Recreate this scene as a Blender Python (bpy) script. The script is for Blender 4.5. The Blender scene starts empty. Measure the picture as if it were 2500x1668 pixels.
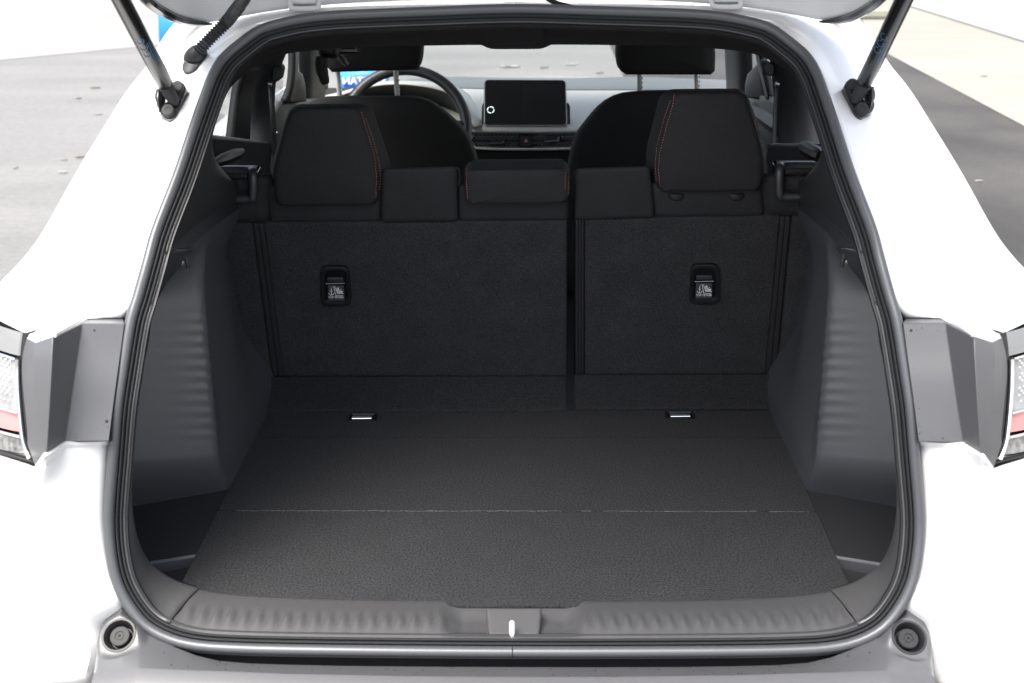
import bpy, bmesh, math, random
from mathutils import Vector, Matrix
from mathutils.bvhtree import BVHTree
random.seed(7)
R = math.radians
SC = bpy.context.scene
COL = SC.collection

# ------------------------------------------------------------------ camera
FPX = 3350.0                       # focal length in pixels of the 2500 px wide photograph
CAM = Vector((0.0275, -1.70, 1.61))
YAW, PITCH, ROLL = R(0.915), R(18.0), R(0.30)
Fw = Vector((-math.sin(YAW) * math.cos(PITCH), math.cos(YAW) * math.cos(PITCH), -math.sin(PITCH)))
R0 = Vector((math.cos(YAW), math.sin(YAW), 0))
U0 = R0.cross(Fw)
Rt = R0 * math.cos(ROLL) - U0 * math.sin(ROLL)
Up = U0 * math.cos(ROLL) + R0 * math.sin(ROLL)
cd = bpy.data.cameras.new('camera')
cam = bpy.data.objects.new('camera', cd)
COL.objects.link(cam)
cd.sensor_width = 36.0
cd.lens = FPX / 2500 * 36.0
cd.clip_start, cd.clip_end = 0.05, 400
m = Matrix((Rt, Up, -Fw)).transposed().to_4x4()
m.translation = CAM
cam.matrix_world = m
SC.camera = cam
cd.dof.use_dof = True
cd.dof.focus_distance = 2.55
cd.dof.aperture_fstop = 9.0

# ------------------------------------------------------------------ light
SUN_EL, SUN_AZ = R(61), R(212)     # soft light from behind-left of the camera
w = bpy.data.worlds.new('World')
SC.world = w
w.use_nodes = True
nt = w.node_tree
nt.nodes.clear()
sky = nt.nodes.new('ShaderNodeTexSky')
sky.sky_type = 'NISHITA'
sky.sun_disc = False
sky.sun_elevation = SUN_EL
sky.sun_rotation = SUN_AZ
sky.air_density, sky.dust_density, sky.ozone_density = 1.0, 4.0, 1.0
hs = nt.nodes.new('ShaderNodeHueSaturation')
hs.inputs['Saturation'].default_value = 0.62
bg = nt.nodes.new('ShaderNodeBackground')
bg.inputs['Strength'].default_value = 0.09
wo = nt.nodes.new('ShaderNodeOutputWorld')
nt.links.new(sky.outputs[0], hs.inputs['Color'])
nt.links.new(hs.outputs[0], bg.inputs['Color'])
nt.links.new(bg.outputs[0], wo.inputs['Surface'])
sd = bpy.data.lights.new('sun', 'SUN')
sd.energy = 1.5
sd.angle = R(40)
sd.color = (1.0, 0.965, 0.885)
so = bpy.data.objects.new('sun', sd)
COL.objects.link(so)
sdir = Vector((math.sin(SUN_AZ) * math.cos(SUN_EL), math.cos(SUN_AZ) * math.cos(SUN_EL), math.sin(SUN_EL)))
so.rotation_euler = sdir.to_track_quat('Z', 'Y').to_euler()
so.location = (0, 0, 8)
SC.view_settings.view_transform = 'Standard'
SC.view_settings.look = 'None'
SC.view_settings.gamma = 1.0
SC.view_settings.exposure = 2.25

# ------------------------------------------------------------------ helpers: points
def ray(px, py):
    return Fw + Rt * ((px - 1250) / FPX) + Up * ((834 - py) / FPX)
def PY(px, py, y):
    d = ray(px, py); return CAM + d * ((y - CAM.y) / d.y)
def PZ(px, py, z):
    d = ray(px, py); return CAM + d * ((z - CAM.z) / d.z)
def PX(px, py, x):
    d = ray(px, py); return CAM + d * ((x - CAM.x) / d.x)
def P3(t): return PY(*t)
AK = [(0.40, -0.10), (0.60, -0.085), (0.68, -0.05), (0.80, -0.022), (0.95, 0.0), (1.05, 0.035), (1.15, 0.095), (1.28, 0.215), (1.40, 0.345), (1.50, 0.46), (1.7, 0.70)]
def yap(z):                        # side profile of the tailgate opening: depth for a height
    if z <= AK[0][0]: return AK[0][1]
    for (a, ya), (b, yb) in zip(AK, AK[1:]):
        if z <= b:
            return ya + (yb - ya) * (z - a) / (b - a)
    return AK[-1][1]
def AP(px, py):
    y = 0.1
    for _ in range(40):
        p = PY(px, py, y); y = y * 0.4 + yap(p.z) * 0.6
    return PY(px, py, y)
SU = Vector((0, -0.33, 1)).normalized()          # rear seat back: up along the panel
SN = Vector((0, -1, -0.33)).normalized()         # towards the tailgate
S0 = Vector((0, 0.865, 0.72))
def SP(px, py, off=0.0):
    d = ray(px, py); o = S0 + SN * off
    return CAM + d * ((o - CAM).dot(SN) / d.dot(SN))
def mir(v): return Vector((-v.x, v.y, v.z))
def mpp(p): return (p - CAM).dot(Fw) / FPX       # metres per photo pixel at a point

def cat(p0, p1, p2, p3, t):
    return 0.5 * ((2 * p1) + (p2 - p0) * t + (2 * p0 - 5 * p1 + 4 * p2 - p3) * t * t + (3 * p1 - p0 - 3 * p2 + p3) * t ** 3)
def spans(pts, k, closed=False):                  # k samples per span
    n = len(pts); out = []
    for i in range(n if closed else n - 1):
        if closed:
            q = [pts[(i + j) % n] for j in (-1, 0, 1, 2)]
        else:
            q = [pts[max(i - 1, 0)], pts[i], pts[i + 1], pts[min(i + 2, n - 1)]]
        for s in range(k):
            out.append(cat(*q, s / k))
    if not closed: out.append(pts[-1].copy())
    return out
def resample(poly, n, closed=False):              # by arc length
    p = list(poly) + ([poly[0]] if closed else [])
    L = [0.0]
    for a, b in zip(p, p[1:]): L.append(L[-1] + (b - a).length)
    out, j = [], 0
    m_ = n if closed else n - 1
    for i in range(n):
        t = L[-1] * i / m_
        while j < len(L) - 2 and L[j + 1] < t: j += 1
        f = (t - L[j]) / max(L[j + 1] - L[j], 1e-9)
        out.append(p[j].lerp(p[j + 1], min(max(f, 0), 1)))
    return out
def curve(pts, n, closed=False):
    return resample(spans(pts, 12, closed), n, closed)

# ------------------------------------------------------------------ helpers: meshes
class MB:
    def __init__(s): s.v, s.f = [], []
    def add(s, v, f):
        o = len(s.v); s.v += [Vector(x) for x in v]; s.f += [tuple(i + o for i in q) for q in f]; return s
    def grid(s, rows, cu=False, cv=False):        # rows of points; cu closes each row, cv closes the stack of rows
        n, k = len(rows), len(rows[0]); v = [p for r in rows for p in r]; f = []
        for i in range(n if cv else n - 1):
            for j in range(k if cu else k - 1):
                a, b = i * k + j, i * k + (j + 1) % k
                c, d = ((i + 1) % n) * k + (j + 1) % k, ((i + 1) % n) * k + j
                f.append((a, b, c, d))
        return s.add(v, f)
    def cap(s, ring, dome=None):
        c = sum(ring, Vector()) / len(ring)
        if dome: c = c + dome
        n = len(ring)
        return s.add(ring + [c], [(i, (i + 1) % n, n) for i in range(n)])
    def tube(s, path, r, n=8, caps=True):
        rows = []; N = len(path); up = Vector((0, 0, 1)); pa = None
        for i, p in enumerate(path):
            t = (path[min(i + 1, N - 1)] - path[max(i - 1, 0)]).normalized()
            if pa is None:
                h = up if abs(t.dot(up)) < 0.9 else Vector((1, 0, 0)); a = t.cross(h).normalized()
            else:
                a = (pa - t * pa.dot(t)).normalized()
            pa = a; b = t.cross(a); rr = r[i] if isinstance(r, (list, tuple)) else r
            rows.append([p + a * (rr * math.cos(2 * math.pi * k / n)) + b * (rr * math.sin(2 * math.pi * k / n)) for k in range(n)])
        s.grid(rows, cu=True)
        if caps: s.cap(rows[0]); s.cap(rows[-1])
        return s
    def box(s, c, ax, ay, az):                    # centre and half-axis vectors
        v = [c + ax * i + ay * j + az * k for i in (-1, 1) for j in (-1, 1) for k in (-1, 1)]
        return s.add(v, [(0, 1, 3, 2), (4, 6, 7, 5), (0, 4, 5, 1), (2, 3, 7, 6), (0, 2, 6, 4), (1, 5, 7, 3)])
    def lathe(s, c, axis, prof, n=24):            # prof: (radius, height along the axis)
        ax = axis.normalized(); h = Vector((0, 0, 1)) if abs(ax.z) < 0.9 else Vector((1, 0, 0))
        a = ax.cross(h).normalized(); b = ax.cross(a)
        rows = [[c + ax * z + (a * math.cos(2 * math.pi * k / n) + b * math.sin(2 * math.pi * k / n)) * max(r, 1e-5) for k in range(n)] for r, z in prof]
        return s.grid(rows, cu=True)
    def mirrored(s):
        o = MB(); o.v = [mir(p) for p in s.v]; o.f = [tuple(reversed(q)) for q in s.f]; return o
    def build(s, name, mt, parent=None, angle=35, thick=0.0, bevel=0.0, label=None, kind=None, off=-1.0):
        me = bpy.data.meshes.new(name)
        org = Vector((0, 0, 0)); q = parent
        while q is not None:
            org = org + Vector(q.location); q = q.parent
        me.from_pydata([p - org for p in s.v], [], s.f)
        me.materials.append(mt)
        bm = bmesh.new(); bm.from_mesh(me)
        bmesh.ops.remove_doubles(bm, verts=bm.verts, dist=2e-5)
        bmesh.ops.recalc_face_normals(bm, faces=bm.faces)
        bm.to_mesh(me); bm.free()
        for p in me.polygons: p.use_smooth = True
        me.set_sharp_from_angle(angle=R(angle))
        o = bpy.data.objects.new(name, me); COL.objects.link(o); o.parent = parent
        if thick:
            md = o.modifiers.new('thickness', 'SOLIDIFY'); md.thickness = thick; md.offset = off
        if bevel:
            md = o.modifiers.new('edge', 'BEVEL'); md.width = bevel; md.segments = 2; md.limit_method = 'ANGLE'; md.angle_limit = R(40)
        if label: o['label'] = label
        if kind: o['kind'] = kind
        return o
def loft(curves, n, k=6, smooth=True):            # curves: lists of points, each resampled to n; k rows per span between curves
    rs = [curve(c, n) for c in curves]; return loftr(rs, k, smooth)
def loftr(rs, k=6, smooth=True):
    cols = []
    for j in range(len(rs[0])):
        col = [r[j] for r in rs]
        if smooth and len(col) > 2: cols.append(spans(col, k))
        else:
            c2 = []
            for a, b in zip(col, col[1:]): c2 += [a.lerp(b, i / k) for i in range(k)]
            cols.append(c2 + [col[-1]])
    b = MB(); b.grid([list(r) for r in zip(*cols)]); return b
def pillow(tl, tr, br, bl, thick=0.03, edge=0.012, bulge=0.006, nu=26, nv=26, b=None, bd=None):
    """A stuffed, round-edged panel over the four corners as seen from the tailgate."""
    n = (tr - tl).cross(bl - tl).normalized()
    if n.dot(CAM - tl) < 0: n = -n
    bk = bd if bd is not None else -n
    W, H = ((tr - tl).length + (br - bl).length) / 2, ((bl - tl).length + (br - tr).length) / 2
    def knots(L, m_):
        e = min(edge / L, 0.45)
        return [e * (1 - math.cos(i / 5 * math.pi / 2)) for i in range(5)] + [e + (1 - 2 * e) * i / m_ for i in range(m_)] + \
               [1 - e * (1 - math.cos(i / 5 * math.pi / 2)) for i in range(5, -1, -1)]
    us, vs = knots(W, nu), knots(H, nv)
    rows = []
    for v in vs:
        row = []
        for u in us:
            p = tl.lerp(tr, u).lerp(bl.lerp(br, u), v)
            du, dv = min(u, 1 - u) * W, min(v, 1 - v) * H
            tu, tv = max(0, 1 - du / edge), max(0, 1 - dv / edge)
            t2 = tu * tu + tv * tv
            if t2 > 1:
                T = math.sqrt(t2); su = (tu - tu / T) * edge / W; sv = (tv - tv / T) * edge / H
                uu = u + (su if u < .5 else -su); vv_ = v + (sv if v < .5 else -sv)
                p = tl.lerp(tr, uu).lerp(bl.lerp(br, uu), vv_); t2 = 1.0
            row.append(p + n * (bulge * (1 - (2 * u - 1) ** 2) * (1 - (2 * v - 1) ** 2)) + bk * (edge * (1 - math.sqrt(1 - t2))))
        rows.append(row)
    b = b or MB(); b.grid(rows)
    ring = rows[0] + [r[-1] for r in rows[1:]] + rows[-1][-2::-1] + [r[0] for r in rows[-2:0:-1]]
    b.grid([ring, [p + bk * thick for p in ring]], cu=True)
    return b
def rounded(poly, r, n=6):                        # polygon with its corners rounded, points in space
    out = []; N = len(poly)
    for i in range(N):
        a, p, c = poly[i - 1], poly[i], poly[(i + 1) % N]
        d1, d2 = a - p, c - p; q = min(r, d1.length * 0.45, d2.length * 0.45)
        s, e = p + d1.normalized() * q, p + d2.normalized() * q
        for k in range(n + 1):
            t = k / n; out.append(s * (1 - t) ** 2 + p * (2 * t * (1 - t)) + e * t * t)
    return out
def stack(outline, nrm, layers, dome=0.0, back=True, b=None, bd=None):
    """Rings of one outline: layers of (side scale, height scale, offset along nrm); first layer is capped."""
    c = sum(outline, Vector()) / len(outline); rows = []
    upv = SU if abs(nrm.z) < 0.9 else Vector((0, 1, 0))
    for sx, sz, off in layers:
        ring = []
        for p in outline:
            d = p - c; h = upv * d.dot(upv); ring.append(c + h * sz + (d - h) * sx + (nrm * off if off > 0 or bd is None else bd * -off))
        rows.append(ring)
    b = b or MB(); b.grid(rows, cu=True); b.cap(rows[0], nrm * dome)
    if back: b.cap(rows[-1])
    return b
def empty(name, loc, label, catg, group=None):
    o = bpy.data.objects.new(name, None); COL.objects.link(o); o.location = loc; o.empty_display_size = 0.1
    o['label'] = label; o['category'] = catg
    if group: o['group'] = group
    return o

# ------------------------------------------------------------------ materials
def mat(name, col, rough=0.5, metal=0.0, spec=0.5, coat=0.0, var=None, bump=None, sheen=0.0, mott=None, emit=None, grain=None):
    mt = bpy.data.materials.new(name); mt.use_nodes = True
    t = mt.node_tree; bs = t.nodes['Principled BSDF']
    bs.inputs['Base Color'].default_value = (*col, 1); bs.inputs['Roughness'].default_value = rough
    bs.inputs['Metallic'].default_value = metal; bs.inputs['Specular IOR Level'].default_value = spec
    bs.inputs['Coat Weight'].default_value = coat; bs.inputs['Coat Roughness'].default_value = 0.05
    bs.inputs['Sheen Weight'].default_value = sheen
    if sheen: bs.inputs['Sheen Roughness'].default_value = 0.6
    if emit:
        bs.inputs['Emission Color'].default_value = (*col, 1); bs.inputs['Emission Strength'].default_value = emit
    tc = t.nodes.new('ShaderNodeTexCoord'); last = None
    def noise(scale, detail=2.0, stretch=None):
        nz = t.nodes.new('ShaderNodeTexNoise'); nz.inputs['Scale'].default_value = scale; nz.inputs['Detail'].default_value = detail
        if stretch:
            mp = t.nodes.new('ShaderNodeMapping'); mp.inputs['Scale'].default_value = stretch
            t.links.new(tc.outputs['Object'], mp.inputs[0]); t.links.new(mp.outputs[0], nz.inputs['Vector'])
        else: t.links.new(tc.outputs['Object'], nz.inputs['Vector'])
        return nz
    for spec_ in (var, mott, grain):                 # each: (scale, low, high[, stretch]) multiplies the colour
        if not spec_: continue
        nz = noise(spec_[0], 3.0, spec_[3] if len(spec_) > 3 else None)
        mr = t.nodes.new('ShaderNodeMapRange')
        mr.inputs['From Min'].default_value, mr.inputs['From Max'].default_value = 0.3, 0.7
        mr.inputs['To Min'].default_value, mr.inputs['To Max'].default_value = spec_[1], spec_[2]
        t.links.new(nz.outputs['Fac'], mr.inputs['Value'])
        mx = t.nodes.new('ShaderNodeMix'); mx.data_type = 'RGBA'; mx.blend_type = 'MULTIPLY'; mx.inputs[0].default_value = 1.0
        if last is None: mx.inputs[6].default_value = (*col, 1)
        else: t.links.new(last, mx.inputs[6])
        t.links.new(mr.outputs[0], mx.inputs[7]); last = mx.outputs[2]
    if last is not None: t.links.new(last, bs.inputs['Base Color'])
    if bump:
        nz = noise(bump[0], 2.0); bp = t.nodes.new('ShaderNodeBump')
        bp.inputs['Strength'].default_value = bump[1]; bp.inputs['Distance'].default_value = bump[2]
        t.links.new(nz.outputs['Fac'], bp.inputs['Height']); t.links.new(bp.outputs[0], bs.inputs['Normal'])
    return mt
M = {}
M['paint'] = mat('white_paint', (0.80, 0.80, 0.80), 0.28, coat=0.6)
M['rubber'] = mat('seal_rubber', (0.064, 0.067, 0.074), 0.40, spec=0.8, bump=(900, 0.15, 0.0006))
M['rubber_lip'] = mat('lip_rubber', (0.024, 0.025, 0.027), 0.72, spec=0.25, bump=(700, 0.3, 0.0008))
M['trim'] = mat('dark_trim_plastic', (0.034, 0.035, 0.039), 0.42, spec=0.7, bump=(2200, 0.25, 0.0003))
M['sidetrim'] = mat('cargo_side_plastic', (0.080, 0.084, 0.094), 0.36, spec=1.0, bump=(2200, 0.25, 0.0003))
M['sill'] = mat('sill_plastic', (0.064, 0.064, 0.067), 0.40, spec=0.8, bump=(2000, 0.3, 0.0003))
M['shelf'] = mat('shaded_pocket_plastic', (0.026, 0.027, 0.030), 0.6, spec=0.3)  # side plastic darkened, the pocket's shade put into its colour
M['clad'] = mat('grey_cladding_plastic', (0.080, 0.081, 0.087), 0.40, spec=0.65, bump=(2600, 0.25, 0.0003))
M['black'] = mat('black_plastic', (0.012, 0.012, 0.013), 0.45, bump=(1800, 0.2, 0.0003))
M['gloss'] = mat('gloss_black', (0.010, 0.010, 0.011), 0.12)
M['head'] = mat('headliner_fabric', (0.020, 0.020, 0.022), 0.85, bump=(900, 0.4, 0.0006), var=(700, 0.8, 1.25))
M['fabric'] = mat('woven_seat_fabric', (0.027, 0.0272, 0.0292), 0.80, spec=0.3, bump=(1100, 0.5, 0.0008), var=(650, 0.72, 1.35), mott=(14, 0.92, 1.08))
M['fabricf'] = mat('front_seat_fabric', (0.018, 0.0178, 0.0178), 0.85, spec=0.2, bump=(900, 0.4, 0.0006), var=(500, 0.85, 1.15))
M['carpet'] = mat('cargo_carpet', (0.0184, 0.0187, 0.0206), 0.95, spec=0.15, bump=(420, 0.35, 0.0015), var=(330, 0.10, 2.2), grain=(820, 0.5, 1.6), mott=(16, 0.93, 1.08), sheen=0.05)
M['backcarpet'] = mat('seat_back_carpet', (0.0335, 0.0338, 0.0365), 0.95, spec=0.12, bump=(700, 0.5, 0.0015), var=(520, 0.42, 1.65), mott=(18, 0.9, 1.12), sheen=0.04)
M['flap'] = mat('flap_carpet', (0.027, 0.0272, 0.029), 0.95, spec=0.12, bump=(520, 0.5, 0.0015), var=(500, 0.42, 1.65))
M['fray'] = mat('frayed_fold', (0.10, 0.10, 0.10), 0.9, var=(180, 0.55, 1.5))
M['strip'] = mat('elastic_strip', (0.018, 0.018, 0.020), 0.7)
M['thread'] = mat('red_thread', (0.58, 0.20, 0.15), 0.7)
M['threadp'] = mat('pale_red_thread', (0.50, 0.26, 0.20), 0.7)
M['chrome'] = mat('bright_steel', (0.75, 0.75, 0.74), 0.18, metal=1.0)
M['post'] = mat('polished_post', (0.75, 0.75, 0.73), 0.25, metal=0.35, spec=1.0)
M['steel'] = mat('dark_steel', (0.20, 0.20, 0.21), 0.35, metal=1.0)
M['bracket'] = mat('black_enamel_steel', (0.018, 0.018, 0.02), 0.16, spec=0.7)
M['bolt'] = mat('black_bolt', (0.022, 0.022, 0.024), 0.55, spec=0.3)
M['strut'] = mat('strut_tube', (0.010, 0.010, 0.011), 0.24, spec=0.6)
M['print'] = mat('blue_print', (0.05, 0.16, 0.30), 0.5)
M['white'] = mat('white_print', (0.92, 0.92, 0.92), 0.6)
M['tag'] = mat('grey_tag', (0.045, 0.047, 0.052), 0.40)
M['dash'] = mat('dash_skin_sky_sheen', (0.33, 0.325, 0.295), 0.45, spec=0.9, bump=(600, 0.2, 0.0005))  # black skin coloured pale, sky reflection put into the base colour
M['dashlow'] = mat('lower_dash_plastic', (0.016, 0.016, 0.017), 0.5)
M['door'] = mat('door_card_plastic', (0.060, 0.064, 0.066), 0.5, spec=0.5)
M['leather'] = mat('wheel_leather', (0.028, 0.030, 0.032), 0.42, bump=(500, 0.2, 0.0005))
M['mesh'] = mat('vent_mesh_plastic', (0.12, 0.122, 0.124), 0.4)
M['pink'] = mat('hazard_mark', (0.45, 0.22, 0.24), 0.6)
M['icon'] = mat('lit_icon', (0.75, 0.85, 0.82), 0.5, emit=0.5)
M['red'] = mat('red_reflector', (0.62, 0.22, 0.22), 0.15, coat=0.5)
M['lampgrey'] = mat('lamp_grey', (0.20, 0.205, 0.21), 0.25, coat=0.5)
M['lampclear'] = mat('lamp_clear', (0.27, 0.275, 0.28), 0.12, spec=0.6, coat=0.8, mott=(45, 0.8, 1.1))
M['dots'] = mat('lamp_dots', (0.8, 0.8, 0.8), 0.15)
M['lampdark'] = mat('lamp_smoke', (0.12, 0.12, 0.12), 0.12, coat=0.8, var=(110, 0.4, 2.2))
M['asphalt'] = mat('pale_asphalt', (0.162, 0.157, 0.150), 0.62, spec=0.5, var=(130, 0.72, 1.28), mott=(0.5, 0.88, 1.10, (1, 3.0, 1)), grain=(18, 0.9, 1.1), bump=(160, 0.5, 0.004))
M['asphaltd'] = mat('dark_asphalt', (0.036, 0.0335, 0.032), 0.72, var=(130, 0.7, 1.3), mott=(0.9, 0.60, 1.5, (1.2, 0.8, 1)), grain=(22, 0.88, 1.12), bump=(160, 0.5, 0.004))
M['concrete'] = mat('pale_concrete', (0.225, 0.216, 0.194), 0.85, var=(60, 0.92, 1.06), mott=(0.6, 0.88, 1.08, (0.5, 1.6, 1)))
M['lotfar'] = mat('paler_asphalt', (0.230, 0.225, 0.215), 0.75, var=(60, 0.9, 1.08), mott=(0.4, 0.88, 1.12, (0.4, 1.6, 1)))  # paler colour for the ground farther out on the left
M['wall'] = mat('white_wall_paint', (0.72, 0.72, 0.71), 0.7)
M['wallgap'] = mat('wall_joint', (0.20, 0.20, 0.20), 0.8)
M['leaf'] = mat('dry_leaf', (0.15, 0.115, 0.08), 0.8)
M['leafw'] = mat('pale_scrap', (0.26, 0.26, 0.25), 0.8)
M['blue'] = mat('light_blue_vinyl', (0.045, 0.27, 0.70), 0.55)
M['bluedark'] = mat('dark_blue_print', (0.02, 0.09, 0.36), 0.55)
M['drop'] = mat('dried_water_drop', (0.030, 0.030, 0.032), 0.65, spec=0.2)
def glass(name, tint):
    mt = bpy.data.materials.new(name); mt.use_nodes = True; t = mt.node_tree; t.nodes.clear()
    tr = t.nodes.new('ShaderNodeBsdfTransparent'); tr.inputs[0].default_value = (*tint, 1)
    gl = t.nodes.new('ShaderNodeBsdfGlossy'); gl.inputs['Roughness'].default_value = 0.02
    lw = t.nodes.new('ShaderNodeLayerWeight'); lw.inputs[0].default_value = 0.5
    pw = t.nodes.new('ShaderNodeMath'); pw.operation = 'POWER'; pw.inputs[1].default_value = 4.0
    fr = t.nodes.new('ShaderNodeMath'); fr.operation = 'MULTIPLY_ADD'; fr.inputs[1].default_value = 0.75; fr.inputs[2].default_value = 0.05
    t.links.new(lw.outputs['Facing'], pw.inputs[0]); t.links.new(pw.outputs[0], fr.inputs[0])
    mx = t.nodes.new('ShaderNodeMixShader'); o = t.nodes.new('ShaderNodeOutputMaterial')
    t.links.new(fr.outputs[0], mx.inputs[0]); t.links.new(tr.outputs[0], mx.inputs[1]); t.links.new(gl.outputs[0], mx.inputs[2])
    t.links.new(mx.outputs[0], o.inputs[0]); return mt
M['glass'] = glass('tinted_glass', (0.90, 0.94, 0.93))
M['lens'] = glass('clear_lens', (0.95, 0.95, 0.95))

# ------------------------------------------------------------------ the setting: ground, apron, wall
def sheet(name, pts, z, mt, nx=1):
    b = MB(); b.add([Vector((x, y, z)) for x, y in pts], [tuple(range(len(pts)))])
    o = b.build(name, mt); o['kind'] = 'structure'; return o
sheet('ground', [(-150, -60), (150, -60), (150, 220), (-150, 220)], 0.0, M['asphalt'])
a1, a2 = PZ(2180, 140, 0), PZ(2500, 310, 0)
ed = (a1 - a2).normalized()
def edge(t): p = a2 + ed * t; return (p.x, p.y)
sheet('pavement', [edge(-25), (20, -20), (20, 40), edge(40)], 0.008, M['concrete'])
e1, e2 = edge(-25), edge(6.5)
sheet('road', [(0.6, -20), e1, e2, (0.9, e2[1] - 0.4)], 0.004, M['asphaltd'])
l1, l2 = PZ(-200, 168, 0), PZ(330, 116, 0)
ld = (l2 - l1).normalized()
f0, f1 = l1 - ld * 40, l2 + ld * 4
sheet('path', [(f0.x, f0.y), (f1.x, f1.y), (f1.x + 30, f1.y + 40), (f0.x, f0.y + 80)], 0.004, M['lotfar'])
# white building on the right
b1, b2 = PZ(2270, 33, 0), PZ(2500, 105, 0)
bd = (b1 - b2).normalized(); bnr = Vector((-bd.y, bd.x, 0))
if bnr.x > 0: bnr = -bnr
bld = empty('building', b2, 'long white building with a dark joint along its base beyond the pale pavement', 'building')
wa, wb = b2 - bd * 18, b1 + bd * 1.2
MB().box((wa + wb) / 2 - bnr * 1.5 + Vector((0, 0, 2.1)), (wb - wa) / 2, bnr * 1.5, Vector((0, 0, 2.1))).build('wall', M['wall'], bld)
MB().box((wa + wb) / 2 + bnr * 0.012 + Vector((0, 0, 0.012)), (wb - wa) / 2, bnr * 0.012, Vector((0, 0, 0.02))).build('base_joint', M['wallgap'], bld)
for pxx, pyy in ((2308, 24), (2361, 42)):
    d = ray(pxx, pyy); tt = (b2 - CAM).dot(bnr) / d.dot(bnr); q = CAM + d * tt; q.z = 0.25
    MB().box(q + Vector((0, 0, 1.7)) + bnr * 0.004, bd * 0.02, bnr * 0.006, Vector((0, 0, 1.65))).build('wall_joint', M['wallgap'], bld)
q = PZ(2112, 33, 0.08)
cu = MB().box(q, Vector((0.28, 0, 0)), Vector((0, 0.1, 0)), Vector((0, 0, 0.05))).build('parking_block', mat('weathered_block', (0.22, 0.23, 0.19), 0.9), bevel=0.02)
cu['label'] = 'low grey green concrete block far off beside the white wall'; cu['category'] = 'parking block'

# ------------------------------------------------------------------ the car
car = empty('car', (0, 0, 0), 'white car seen from behind, tailgate raised over its empty black cargo area', 'car')

LL = [(1250, 18), (1040, 25), (840, 33), (750, 41), (679, 55), (625, 73), (572, 111), (536, 143), (511, 182), (490, 236), (461, 318), (422, 432), (372, 560),
      (350, 636), (325, 725), (307, 786), (286, 911), (273, 1001), (264, 1114), (255, 1230), (254, 1287), (259, 1351), (272, 1415), (297, 1471), (340, 1530),
      (393, 1565), (465, 1587), (572, 1596), (800, 1601), (1252, 1605)]
lk = [AP(*p) for p in LL]
lk[0].x = 0; lk[-1].x = 0
full = lk + [mir(p) for p in lk[-2:0:-1]]
LN = 260
loop = resample(spans(full, 12, True), LN, True)
frames = []
for i, p in enumerate(loop):
    T = (loop[(i + 1) % LN] - loop[i - 1]).normalized()
    s = (yap(p.z + 0.02) - yap(p.z - 0.02)) / 0.04
    N = Vector((0, -1, s)).normalized()
    N = (N - T * N.dot(T)).normalized(); I = N.cross(T).normalized()
    if I.dot(Vector((0, 0.2, 1.08)) - p) < 0: I = -I
    frames.append((p, I, N))
def off(i, n=0.0): return [p + I * i + N * n for p, I, N in frames]
def ring_sweep(prof, name, mt, parent, **k):
    rows = [off(i, n) for i, n in prof]
    b = MB(); b.grid(rows, cu=True, cv=True); return b.build(name, mt, parent, **k)
def ell(ci, cn, ri, rn, n=12):
    return [(ci + ri * math.cos(2 * math.pi * k / n), cn + rn * math.sin(2 * math.pi * k / n)) for k in range(n)]
seal = ring_sweep(ell(0.0076, 0.003, 0.0076, 0.009, 16), 'weatherstrip', M['rubber'], car)
ring_sweep(ell(0.0178, -0.001, 0.0019, 0.0045, 10), 'seal_lip', M['rubber_lip'], seal)
ring_sweep([(-0.003, -0.006), (0.030, -0.007), (0.030, -0.012), (-0.003, -0.011)], 'seal_flange', M['black'], seal)
ring_sweep(ell(0.0226, -0.003, 0.0020, 0.0034, 10), 'trim_bead', M['rubber_lip'], seal)
# joint of the seal at the bottom centre
jp = frames[min(range(LN), key=lambda i: (loop[i] - AP(1247, 1604)).length)]
MB().tube([jp[0] + jp[1] * (0.0076 + 0.0079 * math.cos(a)) + jp[2] * (0.003 + 0.0093 * math.sin(a)) for a in [math.pi * k / 12 for k in range(13)]], 0.0007, 5).build('seal_joint', M['black'], seal)

def nearest_idx(p, c): return min(range(len(c)), key=lambda i: (c[i] - p).length_squared)
def at(c, x):                                     # fractional index on the closed loop
    i = math.floor(x); f = x - i; return c[i % LN].lerp(c[(i + 1) % LN], f)

# --- upper ring: rear header and D-pillar trims
inl = [(572, 495, .70), (572, 472, .68), (561, 443, .66), (535, 412, .64), (520, 385, .62), (513, 345, .61), (520, 310, .60), (535, 262, .60), (560, 211, .60),
       (600, 175, .60), (640, 150, .60), (690, 131, .61), (760, 121, .62), (900, 112, .62), (1050, 108.5, .62), (1165, 107, .62), (1180, 109, .62), (1192, 114, .62), (1208, 117, .62), (1263, 117, .62)]
ik = [P3(t) for t in inl]; ik[-1].x = 0
inn = spans(ik, 8)
o35 = off(0.0245, -0.004)
start = nearest_idx(AP(400, 604), o35)
pos = []
for p in inn: pos.append(nearest_idx(p, o35))
# index 0 is top centre; the loop runs down the left side with growing index
pos = [x if x < LN / 2 else x - LN for x in pos]
K = 60
sh = start - pos[0]
pos = [x + sh * max(0, 1 - i / K) ** 1.0 for i, x in enumerate(pos)]
pos[-1] = 0
sm = pos[:]
for _ in range(6):
    sm = [sm[0]] + [(sm[i - 1] + sm[i] * 2 + sm[i + 1]) / 4 for i in range(1, len(sm) - 1)] + [sm[-1]]
out = [at(o35, x) for x in sm]
def toward(p, q, f, dn): return p.lerp(q, f) + dn
NV = Vector((0, -0.35, 0.25))
c0 = out; c3 = inn
c1 = [a.lerp(b, 0.35) + Vector((0, -0.008, 0.010)) for a, b in zip(out, inn)]
c2 = [a.lerp(b, 0.85) + Vector((0, -0.006, 0.008)) for a, b in zip(out, inn)]
cen = Vector((0, 0.6, 1.22))
c4 = [b + Vector((0, 0.03, 0)) + (b - cen).normalized() * 0.012 for b in inn]
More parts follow.
